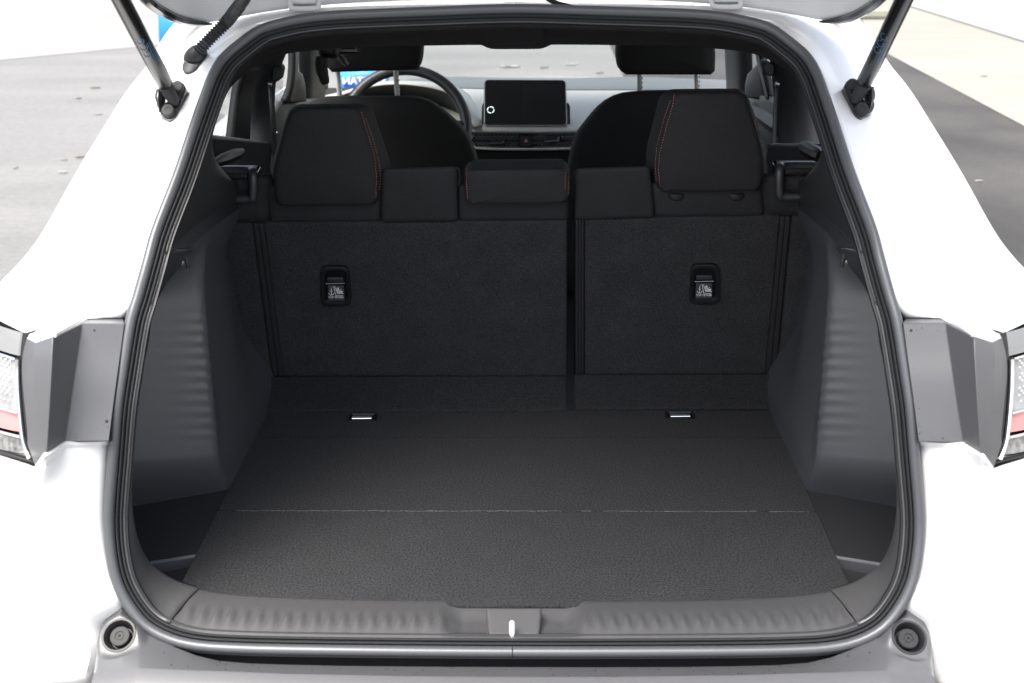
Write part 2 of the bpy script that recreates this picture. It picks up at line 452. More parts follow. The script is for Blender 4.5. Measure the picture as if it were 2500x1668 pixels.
c5 = [b + Vector((0, 0.10, 0)) + (b - cen).normalized() * 0.06 for b in inn]
SPL = 8 * 9 - 2                                    # pillar trim ends here, header begins
def cut(c, a, b): return c[a:b]
pil = loftr([cut(c, 0, SPL + 1) for c in (c0, c1, c2, c3, c4, c5)], 4)
pil.build('pillar_trim', M['trim'], car, thick=0.003)
pil.mirrored().build('pillar_trim', M['trim'], car, thick=0.003)
hl = [cut(c, SPL, len(inn)) for c in (c0, c1, c2, c3, c4, c5)]
hf = [h + [mir(p) for p in h[-2::-1]] for h in hl]
hf = [h[0:1] + h[1:-1] + h[-1:] for h in hf]
hd = loftr([[p + Vector((0, -0.001, 0.001)) for p in h] for h in hf], 4)
hd.build('header_trim', M['trim'], car, thick=0.003)

# --- strip under the pillar trim and the corner facet beside the seal
lt = [p + Vector((0, .004, 0)) for p in spans([c3[0], c2[0], c1[0], c0[0]], 8)]
lt0 = [p + Vector((0, .03, .03)) for p in lt]
rim = [(577, 513, .72), (530, 545, .50), (483, 584, .30), (462, 608, .22)]
lb = [P3(t) for t in rim]
ledge = loft([lt0, lt, [a.lerp(b, 0.5) + Vector((0, -0.004, 0.002)) for a, b in zip(curve(lt, 24), curve(lb, 24))], lb], 24, 5)
ledge.build('pillar_ledge', M['trim'], car, thick=0.003); ledge.mirrored().build('pillar_ledge', M['trim'], car, thick=0.003)
i0, i1 = start, nearest_idx(AP(368, 742), o35)
fa = [o35[i] for i in range(i0, i1 + 1)]
fb = [P3(t) for t in [(462, 608, .22), (425, 655, .15), (391, 698, .11), (367, 745, .08)]]
fac = loft([fa, fb, [p + Vector((0, 0.02, -0.004)) for p in fb]], 24, 4, False)
fac.build('corner_trim', M['trim'], car, thick=0.002); fac.mirrored().build('corner_trim', M['trim'], car, thick=0.002)

# --- sill garnish with ripples and the latch recess
GL = [(367, 745, .08), (361, 815, .07), (352, 870, .06), (343, 929, .05), (332, 1005, .04), (323, 1090, .03), (316, 1179, .03), (322, 1258, .035), (336, 1322, .045), (361, 1372, .05), (393, 1401, .05), (434, 1424, .05), (497, 1442, .045),
      (608, 1455, .04), (840, 1465, .035), (1257, 1469, .032)]
gk = [P3(t) for t in GL]; gk[-1].x = 0
gin = curve(gk, 150)
gp = [nearest_idx(p, o35) for p in gin]; gp[0] = i1; gp[-1] = nearest_idx(AP(1252, 1605) + Vector((0, 0.0, 0.03)), o35)
for _ in range(8): gp = [gp[0]] + [(gp[i - 1] + gp[i] * 2 + gp[i + 1]) / 4 for i in range(1, len(gp) - 1)] + [gp[-1]]
gout = [at(o35, x) for x in gp]
gout[-1].x = 0
def sstep(a, b, x):
    t = min(max((x - a) / (b - a), 0), 1); return t * t * (3 - 2 * t)
def garnish_rows(i_from, i_to):
    rows = []
    KS = 14
    for k in range(KS + 1):
        f = k / KS; row = []
        for j in range(i_from, i_to):
            a, b = gout[j], gin[j]
            bt = sstep(0.30, 0.15, 0) if False else sstep(0.45, 0.30, 0)
            w_ = sstep(-0.62, -0.45, b.x)                     # 0 on the sides, 1 along the sill
            h = f ** 1.0
            sill = Vector((a.x + (b.x - a.x) * f, a.y + (b.y - a.y) * f, a.z + (b.z - a.z) * (f - 0.30 * math.sin(math.pi * f))))
            # flat near the seal, steep towards the floor
            fl = f; zz = sstep(0.46, 0.86, fl)
            q_ = min(1, fl / 0.42)
            sill.z = a.z + (b.z - a.z) * (1 - (1 - q_) ** 2.2) + 0.0030 * math.sin(math.pi * fl)
            side = a.lerp(b, f) + Vector((0.010 * math.sin(math.pi * f), 0, 0))
            p = side.lerp(sill, w_)
            rip = math.exp(-((f - 0.36) / 0.15) ** 2) * w_ * sstep(-0.05, -0.14, p.x) * sstep(-0.505, -0.44, p.x)
            p.z += 0.0022 * rip * math.cos(2 * math.pi * p.x / 0.0195)
            rec = sstep(-0.106, -0.068, p.x)
            p.z -= 0.015 * rec * sstep(0, .32, f) * (1 - .72 * sstep(.55, .95, f))
            row.append(p)
        rows.append(row)
    return rows
JC = min(range(150), key=lambda j: abs(gin[j].x + 0.447))
side = MB(); side.grid(garnish_rows(0, JC + 1))
back = [p + Vector((-0.012, 0.03, -0.012)) for p in gin[:JC + 1]]
side.grid([gin[:JC + 1], back])
side.build('side_garnish', M['sill'], car, thick=0.002); side.mirrored().build('side_garnish', M['sill'], car, thick=0.002)
# finer columns across the sill itself
def refine(c, n): return resample(c, n)
gin_s, gout_s = gin[JC:], gout[JC:]
NS = 300
gin_keep, gout_keep = gin, gout
gin = resample(gin_s, NS); gout = [None] * NS
go = gout_s; gout = resample(go, NS)
for v in gin[:1] + gout[:1]: v.x += 0.0012
rows = garnish_rows(0, NS)
rows = [r + [mir(p) for p in r[-2::-1]] for r in rows]
sl = MB(); sl.grid(rows); sl.grid([rows[-1], [p + Vector((0, 0.03, -0.02)) for p in rows[-1]]])
sill = sl.build('sill_garnish', M['sill'], car, angle=50)
gin, gout = gin_keep, gout_keep
# latch plate and striker
pl = [PY(1186, 1487, 0.000), PY(1323, 1487, 0.000), PY(1317, 1556, -0.045), PY(1193, 1556, -0.045)]
pn = (pl[1] - pl[0]).cross(pl[3] - pl[0]).normalized()
if pn.z < 0: pn = -pn
sp = min(sl.v, key=lambda v: (v - pl[0]).length)
pillow(*[p + pn * .004 for p in pl], .02, .004, .0, 20, 20).build('latch_plate', M['sill'], sill)
nb = MB(); nb.tube([PY(1250, 1566, -.050), PY(1250, 1524, -.050), PY(1250, 1519, -.049), PY(1250, 1517, -.047)], [.0041, .0041, .0036, .002], 12)
nb.build('striker', mat('white_striker', (0.8, 0.8, 0.8), 0.3, metal=0.3), sill)

# --- cargo side panels
FZ = 0.66
def PF(px, py): return PZ(px, py, FZ - 0.004)
RIM = [P3(t) for t in [(577, 513, .72), (530, 545, .50), (483, 584, .30), (462, 608, .22), (425, 655, .15), (391, 698, .11), (367, 745, .08)]]
LIP = [P3(t) for t in GL[:12]]
def itp(pts, kx, ky, x):
    q = sorted(((getattr(p, kx), getattr(p, ky)) for p in pts))
    if x <= q[0][0]: return q[0][1]
    for (a, fa_), (b, fb_) in zip(q, q[1:]):
        if x <= b: return fa_ + (fb_ - fa_) * (x - a) / max(b - a, 1e-6)
    return q[-1][1]
LE0, LE1 = PF(474, 1358), PY(340, 1379, .150)
def panel_x(y, z):                                  # half width of the load bay: scooped rear face of the wheel housing, plain wall below
    far = .486 + .10 * max(0, z - .70) + .035 * sstep(.58, .84, y) * sstep(.68, .82, z)
    zb = .772 - .25 * (y - .03)
    under = sstep(zb + .060, zb - .095, z)
    t = (.368 + .115 * under - y) / .090
    near = 0 if t < 0 else (t * t / .24 if t < .12 else min(t - .06, 1.3))
    f = sstep(.36, .44, y)
    x = far * f + .487 * (1 - f) + .15 * near
    return x
NU, NVV = 110, 170
rowsv = []
for k in range(NVV + 1):
    v = k / NVV; row = []
    for j in range(NU + 1):
        u = j / NU; z = .8
        for _ in range(6):
            yl = itp(LIP, 'z', 'y', z); y = yl + (u ** 1.15) * (.90 - yl); z = .652 + v * (itp(RIM, 'y', 'z', y) - .652)
        x = panel_x(y, z)
        x = itp(LIP, 'z', 'x', z) * -1 * (1 - sstep(0, .06, y - yl)) + x * sstep(0, .06, y - yl)
        zt = itp(RIM, 'y', 'z', y); f = sstep(zt - .10, zt, z)
        x = x * (1 - f) - itp(RIM, 'y', 'x', y) * f
        p = Vector((-x, y, z))
        pyx = 834 - FPX * (p - CAM).dot(Up) / (p - CAM).dot(Fw)
        dx = max(0, panel_x(y, z) - .492)
        a = math.exp(-(dx / .034) ** 2) * (1 if y < .36 else math.exp(-((y - .36) / .06) ** 2)) * sstep(1.02, .95, z) * sstep(.74, .80, z)
        p.x += .0009 * a * math.sin(2 * math.pi * pyx / 28.5)
        row.append(p)
    rowsv.append(row)
sp_ = MB(); sp_.grid(rowsv)
pan = [sp_.build('cargo_side_panel', M['sidetrim'], car, angle=60), sp_.mirrored().build('cargo_side_panel', M['sidetrim'], car, angle=60)]
for s_, par in ((0, pan[0]), (1, pan[1])):
    g = MB(); dl = (LE1 - LE0).normalized(); fw = Vector((0, 1, 0))
    ln_ = [LE0.lerp(LE1, q / 8) for q in range(-2, 12)]
    g.grid([[p + fw * .34 + Vector((-.10 if p.x < -.55 else -.02, 0, .004)) for p in ln_], [p + fw * .0045 for p in ln_]])
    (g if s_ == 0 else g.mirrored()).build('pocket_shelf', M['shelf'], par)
    g = MB(); g.grid([[p + fw * .0045 for p in ln_], [p + fw * .003 + Vector((0, 0, .0012)) for p in ln_], [p + Vector((0, -.001, -.0016)) for p in ln_], [p + Vector((0, -.001, -.0042)) for p in ln_], [p + Vector((0, .012, -.04)) for p in ln_]])
    (g if s_ == 0 else g.mirrored()).build('pocket_ledge', M['sidetrim'], par)
# pull-cover hook hardware on the panels
hk = MB(); hp = PY(452, 640, .20); hk.tube([hp + Vector((0, 0, .016)), hp + Vector((.004, -.006, .004)), hp + Vector((.005, -.005, -.007))], 0.0028, 8)
hk.build('cover_hook', M['black'], pan[0]); hk.mirrored().build('cover_hook', M['black'], pan[1])
pf_ = MB(); pf_.grid([[Vector((x, y, z)) for y, z in ((.01, .640), (.06, .634), (.15, .632), (.20, .640))] for x in (-.45, -.52, -.60)])
pf_.build('pocket_floor', M['shelf'], pan[0]); pf_.mirrored().build('pocket_floor', M['shelf'], pan[1])
sc_ = MB(); sc_.lathe(PY(444, 641, .185), Vector((0.4, -1, 0)), [(0.0001, .004), (.003, .003), (.003, -.004)], 10)
sc_.build('screw', M['steel'], pan[0]); sc_.mirrored().build('screw', M['steel'], pan[1])

# --- white body: quarter panels
QB = [  # seal pixel, crease, silhouette, each with depth
 [(1250, 18, 0), (1250, 4, .52), (1250, -30, .60)], [(1040, 25, 0), (1035, 9, .52), (1030, -26, .60)], [(840, 33, 0), (835, 15, .51), (820, -20, .60)],
 [(679, 55, 0), (660, 25, .50), (600, -10, .62)], [(625, 73, 0), (580, 42, .48), (500, 5, .63)],
 [(572, 111, 0), (510, 75, .46), (440, 42, .64)], [(536, 143, 0), (455, 122, .42), (398, 92, .63)], [(511, 182, 0), (430, 172, .38), (357, 161, .62)], [(490, 236, 0), (385, 230, .35), (307, 225, .60)],
 [(461, 318, 0), (322, 311, .30), (250, 315, .57)], [(422, 432, 0), (255, 436, .24), (180, 430, .53)], [(372, 560, 0), (204, 556, .19), (107, 560, .47)],
 [(350, 636, 0), (185, 640, .14), (58, 628, .43)], [(325, 725, 0), (205, 728, .09), (-20, 712, .37)]]
def qrow(r):
    a = AP(r[0][0], r[0][1]) if r[0][2] == 0 else P3(r[0]); b, c = P3(r[1]), P3(r[2])
    top = sstep(1.30, 1.42, c.z)
    gh = sstep(1.01, 1.05, c.z) * sstep(1.46, 1.43, c.z)
    d = Vector((c.x * (0.97), c.y + 0.9 * (1 - gh) + .18 * gh, c.z + 0.04 * top + 0.005)); e = Vector((c.x * 0.94, (c.y + 2.2) * (1 - gh) + .97 * gh, c.z + 0.03 * top - 0.02))
    a = a + Vector((0, 0.006, 0))
    gw = 1.3 * sstep(1.12, 1.22, c.z) * sstep(1.50, 1.44, c.z)
    return [a, a.lerp(b, 0.5) + Vector((0, 0.012, -0.004)), b, b.lerp(c, 0.22) + Vector((0, 0.045 * gw, -.01 * gw)), b.lerp(c, 0.62) + Vector((0, 0.05 * gw - .012, -.01 * gw)), b.lerp(c, 0.78) + Vector((0, -0.01, 0.004)), c, d, e]
qr = [qrow(r) for r in QB]
for r in qr[0:1]:
    for p in r: p.x = 0
qr.append([PY(*t) for t in [(304, 777, .082), (258, 777, .072), (212, 778, .060), (131, 820, -.038), (84, 834, -.024), (60, 823, .012), (-70, 785, .16)]])
qr[-1] += [Vector((qr[-1][6].x * .97, qr[-1][6].y + .9, qr[-1][6].z)), Vector((qr[-1][6].x * .94, qr[-1][6].y + 2.2, qr[-1][6].z - .02))]
qr.append([p + Vector((0, .05, -.004)) for p in qr[-1]])
qc = [spans([r[j] for r in qr], 5) for j in range(9)]
qb = loftr(qc, 4, False)
quarter = qb.build('quarter_panel', M['paint'], car, angle=60, thick=0.004)
quarter2 = qb.mirrored().build('quarter_panel', M['paint'], car, angle=60, thick=0.004)

LB = [[(264, 1081, .10), (160, 1083, .06), (112, 1112, .03), (88, 1147, .06), (0, 1119, .12), (-120, 1082, .20)],
      [(264, 1081, 0), (160, 1083, -.028), (112, 1112, -.070), (88, 1147, -.040), (0, 1119, .01), (-120, 1082, .08)],
      [(262, 1092, 0), (158, 1094, -.036), (111, 1124, -.070), (86, 1160, -.056), (0, 1134, -.01), (-121, 1100, .07)],
      [(259, 1150, 0), (158, 1156, -.042), (110, 1176, -.056), (84, 1200, -.060), (0, 1185, -.02), (-122, 1170, .06)],
      [(255, 1225, 0), (160, 1232, -.044), (115, 1246, -.050), (80, 1262, -.052), (0, 1250, -.02), (-124, 1240, .07)],
      [(254, 1287, 0), (162, 1296, -.046), (118, 1306, -.050), (82, 1316, -.050), (0, 1310, -.02), (-126, 1300, .06)],
      [(259, 1351, 0), (168, 1362, -.048), (124, 1372, -.045), (86, 1380, -.038), (0, 1380, -.01), (-130, 1376, .05)],
      [(272, 1415, 0), (180, 1428, -.054), (134, 1440, -.054), (90, 1450, -.046), (0, 1455, -.02), (-134, 1450, .04)],
      [(299, 1471, 0), (215, 1490, -.058), (150, 1510, -.066), (95, 1520, -.060), (0, 1530, -.03), (-138, 1530, .02)],
      [(320, 1540, .01), (262, 1550, -.030), (215, 1570, -.066), (110, 1590, -.075), (0, 1600, -.05), (-140, 1600, .01)],
      [(320, 1640, .01), (258, 1640, -.050), (206, 1650, -.090), (110, 1656, -.098), (0, 1659, -.07), (-142, 1660, -.01)],
      [(320, 1660, .03), (258, 1664, -.020), (206, 1672, -.060), (110, 1674, -.070), (0, 1676, -.04), (-142, 1678, .02)]]
lbr = []
for r in LB:
    p = [AP(t[0], t[1]) + Vector((0, .006, 0)) if t[2] == 0 and t[0] > 200 else P3(t) for t in r]
    lbr.append(p + [Vector((p[-1].x * .985, p[-1].y + .9, p[-1].z + .01))])
lbc = [spans([r[j] for r in lbr], 5) for j in range(7)]
lbm = loftr(lbc, 4, False)
lbm.build('bumper_skin', M['paint'], car, angle=50, thick=0.004); lbm.mirrored().build('bumper_skin', M['paint'], car, angle=50, thick=0.004)
bk = MB(); bk.grid([[PY(300, 800, .12), PY(130, 810, .10), PY(-40, 790, .20)], [PY(264, 1090, .09), PY(110, 1100, .06), PY(-40, 1090, .13)]])
bk.build('hidden_light_block', M['black'], car); bk.mirrored().build('hidden_light_block', M['black'], car)  # unseen black sheet added behind cladding and lamp to block light
lw = MB(); lw.grid([[PY(330, 1666, .0), PY(206, 1673, -.050), PY(0, 1678, -.02), PY(-90, 1680, .04)], [PY(330, 1760, .0), PY(206, 1760, -.030), PY(0, 1760, .0), PY(-80, 1760, .06)]])
lw.build('lower_cover', M['black'], car, thick=.004); lw.mirrored().build('lower_cover', M['black'], car, thick=.004)

# --- grey cladding beside the opening, with dried drops
G = [[(303, 790, .034), (201, 790, .018), (129, 824, -.045), (84, 838, -.030), (59, 828, .010)],
     [(294, 858, .018), (191, 858, .004), (127, 870, -.058), (80, 870, -.040), (54, 870, .000)],
     [(284, 930, .001), (181, 930, -.012), (124, 930, -.068), (83, 940, -.050), (54, 930, -.008)],
     [(274, 1004, -.014), (170, 1004, -.024), (120, 1005, -.074), (94, 1012, -.060), (60, 1021, -.020)],
     [(265, 1077, -.030), (159, 1079, -.034), (115, 1090, -.076), (107, 1090, -.070), (68, 1088, -.034)]]
gg = [[P3(t) for t in r] for r in G]
bot = [gg[-1][0] + Vector((0, .03, -.012)), gg[-1][1] + Vector((0, .02, -.010)), PY(112, 1111, -.074), PY(109, 1113, -.070), PY(88, 1143, -.044)]
top = [PY(300, 778, .085), PY(212, 779, .065), PY(131, 820, -.036), PY(84, 835, -.022), PY(60, 825, .014)]
cols = []
rws = [top] + gg + [bot]
cb = MB()
fine = []
for j in range(5): fine.append(spans([r[j] for r in gg], 4))
fr_ = [list(r) for r in zip(*fine)]
cb.grid([top, fr_[0]]); cb.grid(fr_); cb.grid([fr_[-1], bot])
lampedge = [top[4]] + fine[4] + [bot[4]]
clad = [cb.build('corner_cladding', M['clad'], car, angle=12, bevel=0.0012), cb.mirrored().build('corner_cladding', M['clad'], car, angle=12, bevel=0.0012)]
def drops(quad, n, seed, flip=False):
    rnd = random.Random(seed); b = MB(); nn = (quad[1] - quad[0]).cross(quad[3] - quad[0]).normalized()
    if nn.dot(CAM - quad[0]) < 0: nn = -nn
    for _ in range(n):
        u, v = rnd.random() * .94 + .03, rnd.random() * .94 + .03
        p = quad[0].lerp(quad[1], u).lerp(quad[3].lerp(quad[2], u), v); r = 0.0007 + 0.0020 * rnd.random() ** 3
        b.lathe(p, nn, [(r, -.0002), (r * .8, .00045), (0.00002, .0007)], 8)
    return b.mirrored() if flip else b
qd = [gg[0][1], gg[0][0], gg[4][0], gg[4][1]]
drops(qd, 22, 3).build('water_spots', M['drop'], clad[0], kind='stuff')
drops(qd, 75, 5, True).build('water_spots', M['drop'], clad[1], kind='stuff')

# --- tail lights, authored on the right and mirrored to the left
def lampgroup(flip):
    fl = (lambda b: b) if not flip else (lambda b: b.mirrored())
    D = [(2449, 812, 0.010), (2454, 849, 0.005), (2456, 900, 0.000), (2454, 965, -0.010), (2445, 1057, -0.025), (2436, 1095, -0.030), (2422, 1128, -0.040)]
    ie = [P3(t) for t in D]
    oe = [PY(x, y, d) for x, y, d in [(2640, 740, 0.145), (2645, 800, 0.140), (2648, 860, 0.135), (2650, 930, 0.125), (2648, 1010, 0.115), (2645, 1050, 0.105), (2640, 1075, 0.095)]]
    base = MB(); ic, oc = curve(ie, 40), curve(oe, 40)
    base.grid([[p + Vector((-.012, .02, 0)) for p in ic], [p + Vector((.0, .0, 0)) for p in ic], [p + Vector((.006, .004, 0)) for p in ic], [p + Vector((0, .02, 0)) for p in oc]])
    lamp = fl(base).build('tail_light', M['gloss'], car)
    def seg(name, t0, t1, inset, mt, dep=0.0, dome=0.006, inner=0.02, **k):
        a, b_ = int(t0 * 39), int(t1 * 39)
        A = [ic[i].lerp(oc[i], inset) + Vector((0, dep, 0)) for i in range(a, b_ + 1)]
        B = [ic[i].lerp(oc[i], 0.98) + Vector((0, dep, 0)) for i in range(a, b_ + 1)]
        Mid = [p.lerp(q, 0.4) + Vector((0, -dome, 0)) for p, q in zip(A, B)]
        g = loftr([[p + Vector((0, .014, 0)) for p in A], A, Mid, B], 3)
        return fl(g).build(name, mt, lamp, **k)
    seg('lamp_cap', 0.0, 0.20, .05, M['lampgrey'], -.004)
    seg('clear_segment', 0.22, 0.62, .09, M['lampclear'], -.003)
    seg('red_segment', 0.64, 0.79, .09, M['red'], -.003)
    seg('smoked_segment', 0.82, 0.95, .10, M['lampdark'], -.003)
    ch = MB(); ch.tube([p.lerp(q, .055) + Vector((0, -.006, 0)) for p, q in zip(ic[8:39], oc[8:39])], .0028, 8)
    fl(ch).build('chrome_edge', M['chrome'], lamp)
    for t in (0.21, 0.63, 0.805):
        i = int(t * 39); c = MB(); c.tube([ic[i].lerp(oc[i], f) + Vector((0, -.006 - .004 * math.sin(math.pi * min(f * 1.2, 1)), 0)) for f in [.07 + .9 * k / 10 for k in range(11)]], .0022, 6)
        fl(c).build('chrome_bar', M['chrome'], lamp)
    dt = MB()
    for ti in range(10):
        for k in range(14):
            i = ic[9 + ti + ti // 3]; j = oc[9 + ti + ti // 3]; p = i.lerp(j, .14 + k * .055 + (ti % 2) * .027) + Vector((0, -.0085, 0))
            dt.lathe(p, Vector((0, -1, 0)), [(.0014, 0), (.001, .0009), (.00001, .0012)], 6)
    fl(dt).build('reflector_dots', M['dots'], lamp, kind='stuff')
    bz = MB(); bz.tube([p + Vector((-.002, -.002, 0)) for p in ic], .0035, 8); fl(bz).build('lamp_seal', M['black'], lamp)
    lo = MB(); lo.grid([[ic[38] + Vector((-.006, -.004, .003)), oc[38] + Vector((0, -.004, .006))], [PY(2424, 1131, -.045), PY(2640, 1082, .085)], [PY(2426, 1140, -.025), PY(2640, 1092, .105)]])
    fl(lo).build('lower_bezel', M['gloss'], lamp, thick=.006)
lampgroup(True); lampgroup(False)

# --- bumper cover
BX = [(229, 1640), (233, 1600), (237, 1570), (241, 1546), (246, 1532), (257, 1512), (276, 1495), (297, 1477), (304, 1484), (330, 1511), (357, 1534), (392, 1560), (429, 1581), (480, 1601), (536, 1614), (610, 1620), (700, 1623), (840, 1626), (1040, 1628), (1252, 1629)]
def lerpk(k, x):
    for (a, ya), (b, yb) in zip(k, k[1:]):
        if x <= b: return ya + (yb - ya) * (x - a) / (b - a)
    return k[-1][1]
YB = [(229, 1644), (340, 1630), (429, 1634), (700, 1645), (1000, 1651), (1252, 1653)]
ytop = lambda x, y: -0.035 - 0.05 * sstep(1470, 1629, y)
b = MB(); rowsb = []
xs = []
for (x0, y0), (x1, y1) in zip(BX, BX[1:]):
    k = max(2, int((x1 - x0) / (4 if x0 < 400 else 8)) + 1)
    xs += [(x0 + (x1 - x0) * i / k, y0 + (y1 - y0) * i / k) for i in range(k)]
xs.append(BX[-1])
colsb = []
for x, y in xs:
    yb = max(lerpk(YB, x), y + 2)
    t0, t1 = PY(x, y, ytop(x, y)), PY(x, yb, -.135)
    colsb.append([t0 + Vector((0, .05, -.05)), t0] + [t0.lerp(t1, i / 40) for i in range(1, 41)])
band = [c[-1] for c in colsb]
rowsb = [list(r) for r in zip(*colsb)]
scr = PY(290, 1551, -.083)
nrm = (rowsb[12][40] - rowsb[6][40]).cross(rowsb[6][44] - rowsb[6][40]).normalized()
if nrm.z < 0: nrm = -nrm
k = len(rowsb[0]); vv = [p for r in rowsb for p in r]; ff = []
ci = min(range(len(vv)), key=lambda i: (vv[i] - scr).length)
RS = 0.0205
tmp = BVHTree.FromPolygons(vv, [(i * k + j, i * k + j + 1, (i + 1) * k + j + 1, (i + 1) * k + j) for i in range(len(rowsb) - 1) for j in range(k - 1)])
h = tmp.ray_cast(CAM, ray(290, 1551).normalized())
scr, nrm = h[0], (h[1] if h[1].z > 0 else -h[1])
nrm = (nrm + (CAM - scr).normalized() * 0.8).normalized()
for i, p in enumerate(vv):
    dl = (p - scr).length
    if dl < .040: vv[i] = p - nrm * ((p - scr).dot(nrm) * sstep(.040, .027, dl))
for i in range(len(rowsb) - 1):
    for j in range(k - 1):
        q = (i * k + j, i * k + j + 1, (i + 1) * k + j + 1, (i + 1) * k + j)
        if any((vv[x] - scr).length < RS for x in q): continue
        ff.append(q)
b.add(vv, ff)
r2 = [p + Vector((0, -.022, -.012)) for p in band]; r3 = [p + Vector((0, -.006, -.020)) for p in r2]; r4 = [p + Vector((0, -.012, -.16)) for p in r3]
b.grid([band, [p + Vector((0, -.002, -.0005)) for p in band], r2, [p + Vector((0, -.003, -.002)) for p in r2], r3, r4])
bm_ = MB(); bm_.v, bm_.f = list(b.v), list(b.f); mm = b.mirrored(); bm_.add(mm.v, mm.f)
bump = bm_.build('bumper_cover', M['clad'], car, angle=28)
for flip in (False, True):
    g = MB(); g.lathe(scr, nrm, [(.0245, -.0012), (.0235, .0010), (.0208, .0010), (.0195, -.001), (.0160, -.010), (.0150, -.014), (.0, -.014)], 32)
    st = (g.mirrored() if flip else g).build('stop_recess', M['black'], bump)
    g = MB(); g.lathe(scr, nrm, [(.0138, -.014), (.0138, -.004), (.0128, -.003), (.0066, -.003), (.0064, -.0042), (.0052, -.0042), (.0050, -.0035), (.0018, -.0035), (.0016, -.0055), (0, -.0055)], 32)
    (g.mirrored() if flip else g).build('rubber_stop', M['bolt'], bump)
q4 = [PY(330, 1600, -.11), PY(1240, 1640, -.11), PY(1240, 1651, -.130), PY(330, 1626, -.130)]
q4 = []
rnd = random.Random(11); dd = MB()
for _ in range(70):
    c = rnd.choice(colsb[45:]); i = rnd.randrange(6, 40); p = c[i].lerp(c[i + 1], rnd.random()); r = .0006 + .0014 * rnd.random() ** 2
    if rnd.random() < .5: p = mir(p)
    dd.lathe(p, Vector((0, -.5, .86)), [(r, -.0002), (r * .8, .0006), (.00002, .0009)], 8)
dd.build('water_spots', M['drop'], bump, kind='stuff')
# dark gap between the seal and the bumper, and the car's rear bulkhead
gap = MB(); lower = [i for i in range(LN) if loop[i].z < 0.80]
gp0 = off(-0.001, -0.008)
gap.grid([[gp0[i] for i in lower], [gp0[i] + Vector((0, 0.002, -0.012)) for i in lower], [gp0[i] + Vector((0, 0.03, -0.20)) for i in lower]])
gap.build('bumper_gap', M['gloss'], car)
# --- tailgate overhead
TE = [(300, -95, .13), (345, -22, .22), (365, 0, .25), (393, 20, .30), (429, 39, .35), (457, 47, .39), (490, 52, .42), (518, 54, .44), (600, 38, .47), (700, 22, .49), (850, 8, .51), (1050, -2, .52), (1252, -6, .525)]
te = [P3(t) for t in TE]; te[-1].x = 0
tf = te + [mir(p) for p in te[-2::-1]]
tcv = curve(tf, 120)
def hatch(f):
    pts = []
    for p in tcv:
        e = Vector((p.x * (1 - .12 * f), p.y + (-.58 - p.y) * f, p.z + (2.02 - p.z) * f + .05 * math.sin(math.pi * f)))
        pts.append(e)
    return pts
hb = loftr([tcv, [p + Vector((0, -.010, .040)) for p in tcv], [p + Vector((0, -.03, .070)) for p in tcv], hatch(.12), hatch(.35), hatch(.7), hatch(1)], 4)
tg = hb.build('tailgate', M['paint'], car, angle=60, thick=0.006)
hb2 = loftr([[p * 1 + Vector((-p.x * .10, 0, -.022)) for p in hatch(f)] for f in (.30, .45, .7, .96)], 4)
hb2.build('tailgate_trim', M['trim'], tg, thick=0.004)
eb = MB(); nE = 30
eb.tube([p + Vector((0, -.002, -.003)) for p in curve(te[:8], nE)], [.0075] * (nE - 7) + [.007, .0065, .006, .005, .004, .003, .0015], 8)
eb.build('tailgate_edge_seal', M['gloss'], tg); eb.mirrored().build('tailgate_edge_seal', M['gloss'], tg)
for flip in (False, True):
    g = MB(); hy = .47
    g.tube(spans([PY(709, -12, hy), PY(709, 12, hy), PY(718, 21, hy), PY(770, 20, hy), PY(779, 11, hy), PY(779, -12, hy)], 5), .0038, 8)
    h_ = (g.mirrored() if flip else g).build('hinge', M['paint'], tg)
    g = MB(); g.box(PY(744, 27, .50), Vector((.024, 0, 0)), Vector((0, .010, .003)), Vector((0, .002, .006))); (g.mirrored() if flip else g).build('hinge_plate', M['paint'], h_, bevel=.002)
    g = MB(); g.tube([PY(716, 6, .485), PY(772, 5, .485)], .006, 10); (g.mirrored() if flip else g).build('hinge_pin', M['paint'], h_)
    g = MB(); g.tube([PY(716, 13, .48), PY(772, 12.5, .48)], .0024, 10); (g.mirrored() if flip else g).build('hinge_groove', M['lampgrey'], h_)
wr = MB(); wr.tube(spans([PY(1300, -22, .45), PY(1335, -4, .47), PY(1362, 9, .485), PY(1398, 19, .49)], 6), .0042, 8); wr.build('washer_hose', M['black'], tg)

bs = MB(); bs.grid([[Vector((-x - .01 * math.sin(math.pi * (y - .5) / 2.9), y, z)) for y in [.5 + 2.9 * q / 12 for q in range(13)]] for z, x in ((.985, .825), (.93, .845), (.75, .85), (.50, .85), (.33, .80))])
bs.build('body_side', M['paint'], car, angle=50, thick=.004); bs.mirrored().build('body_side', M['paint'], car, angle=50, thick=.004)

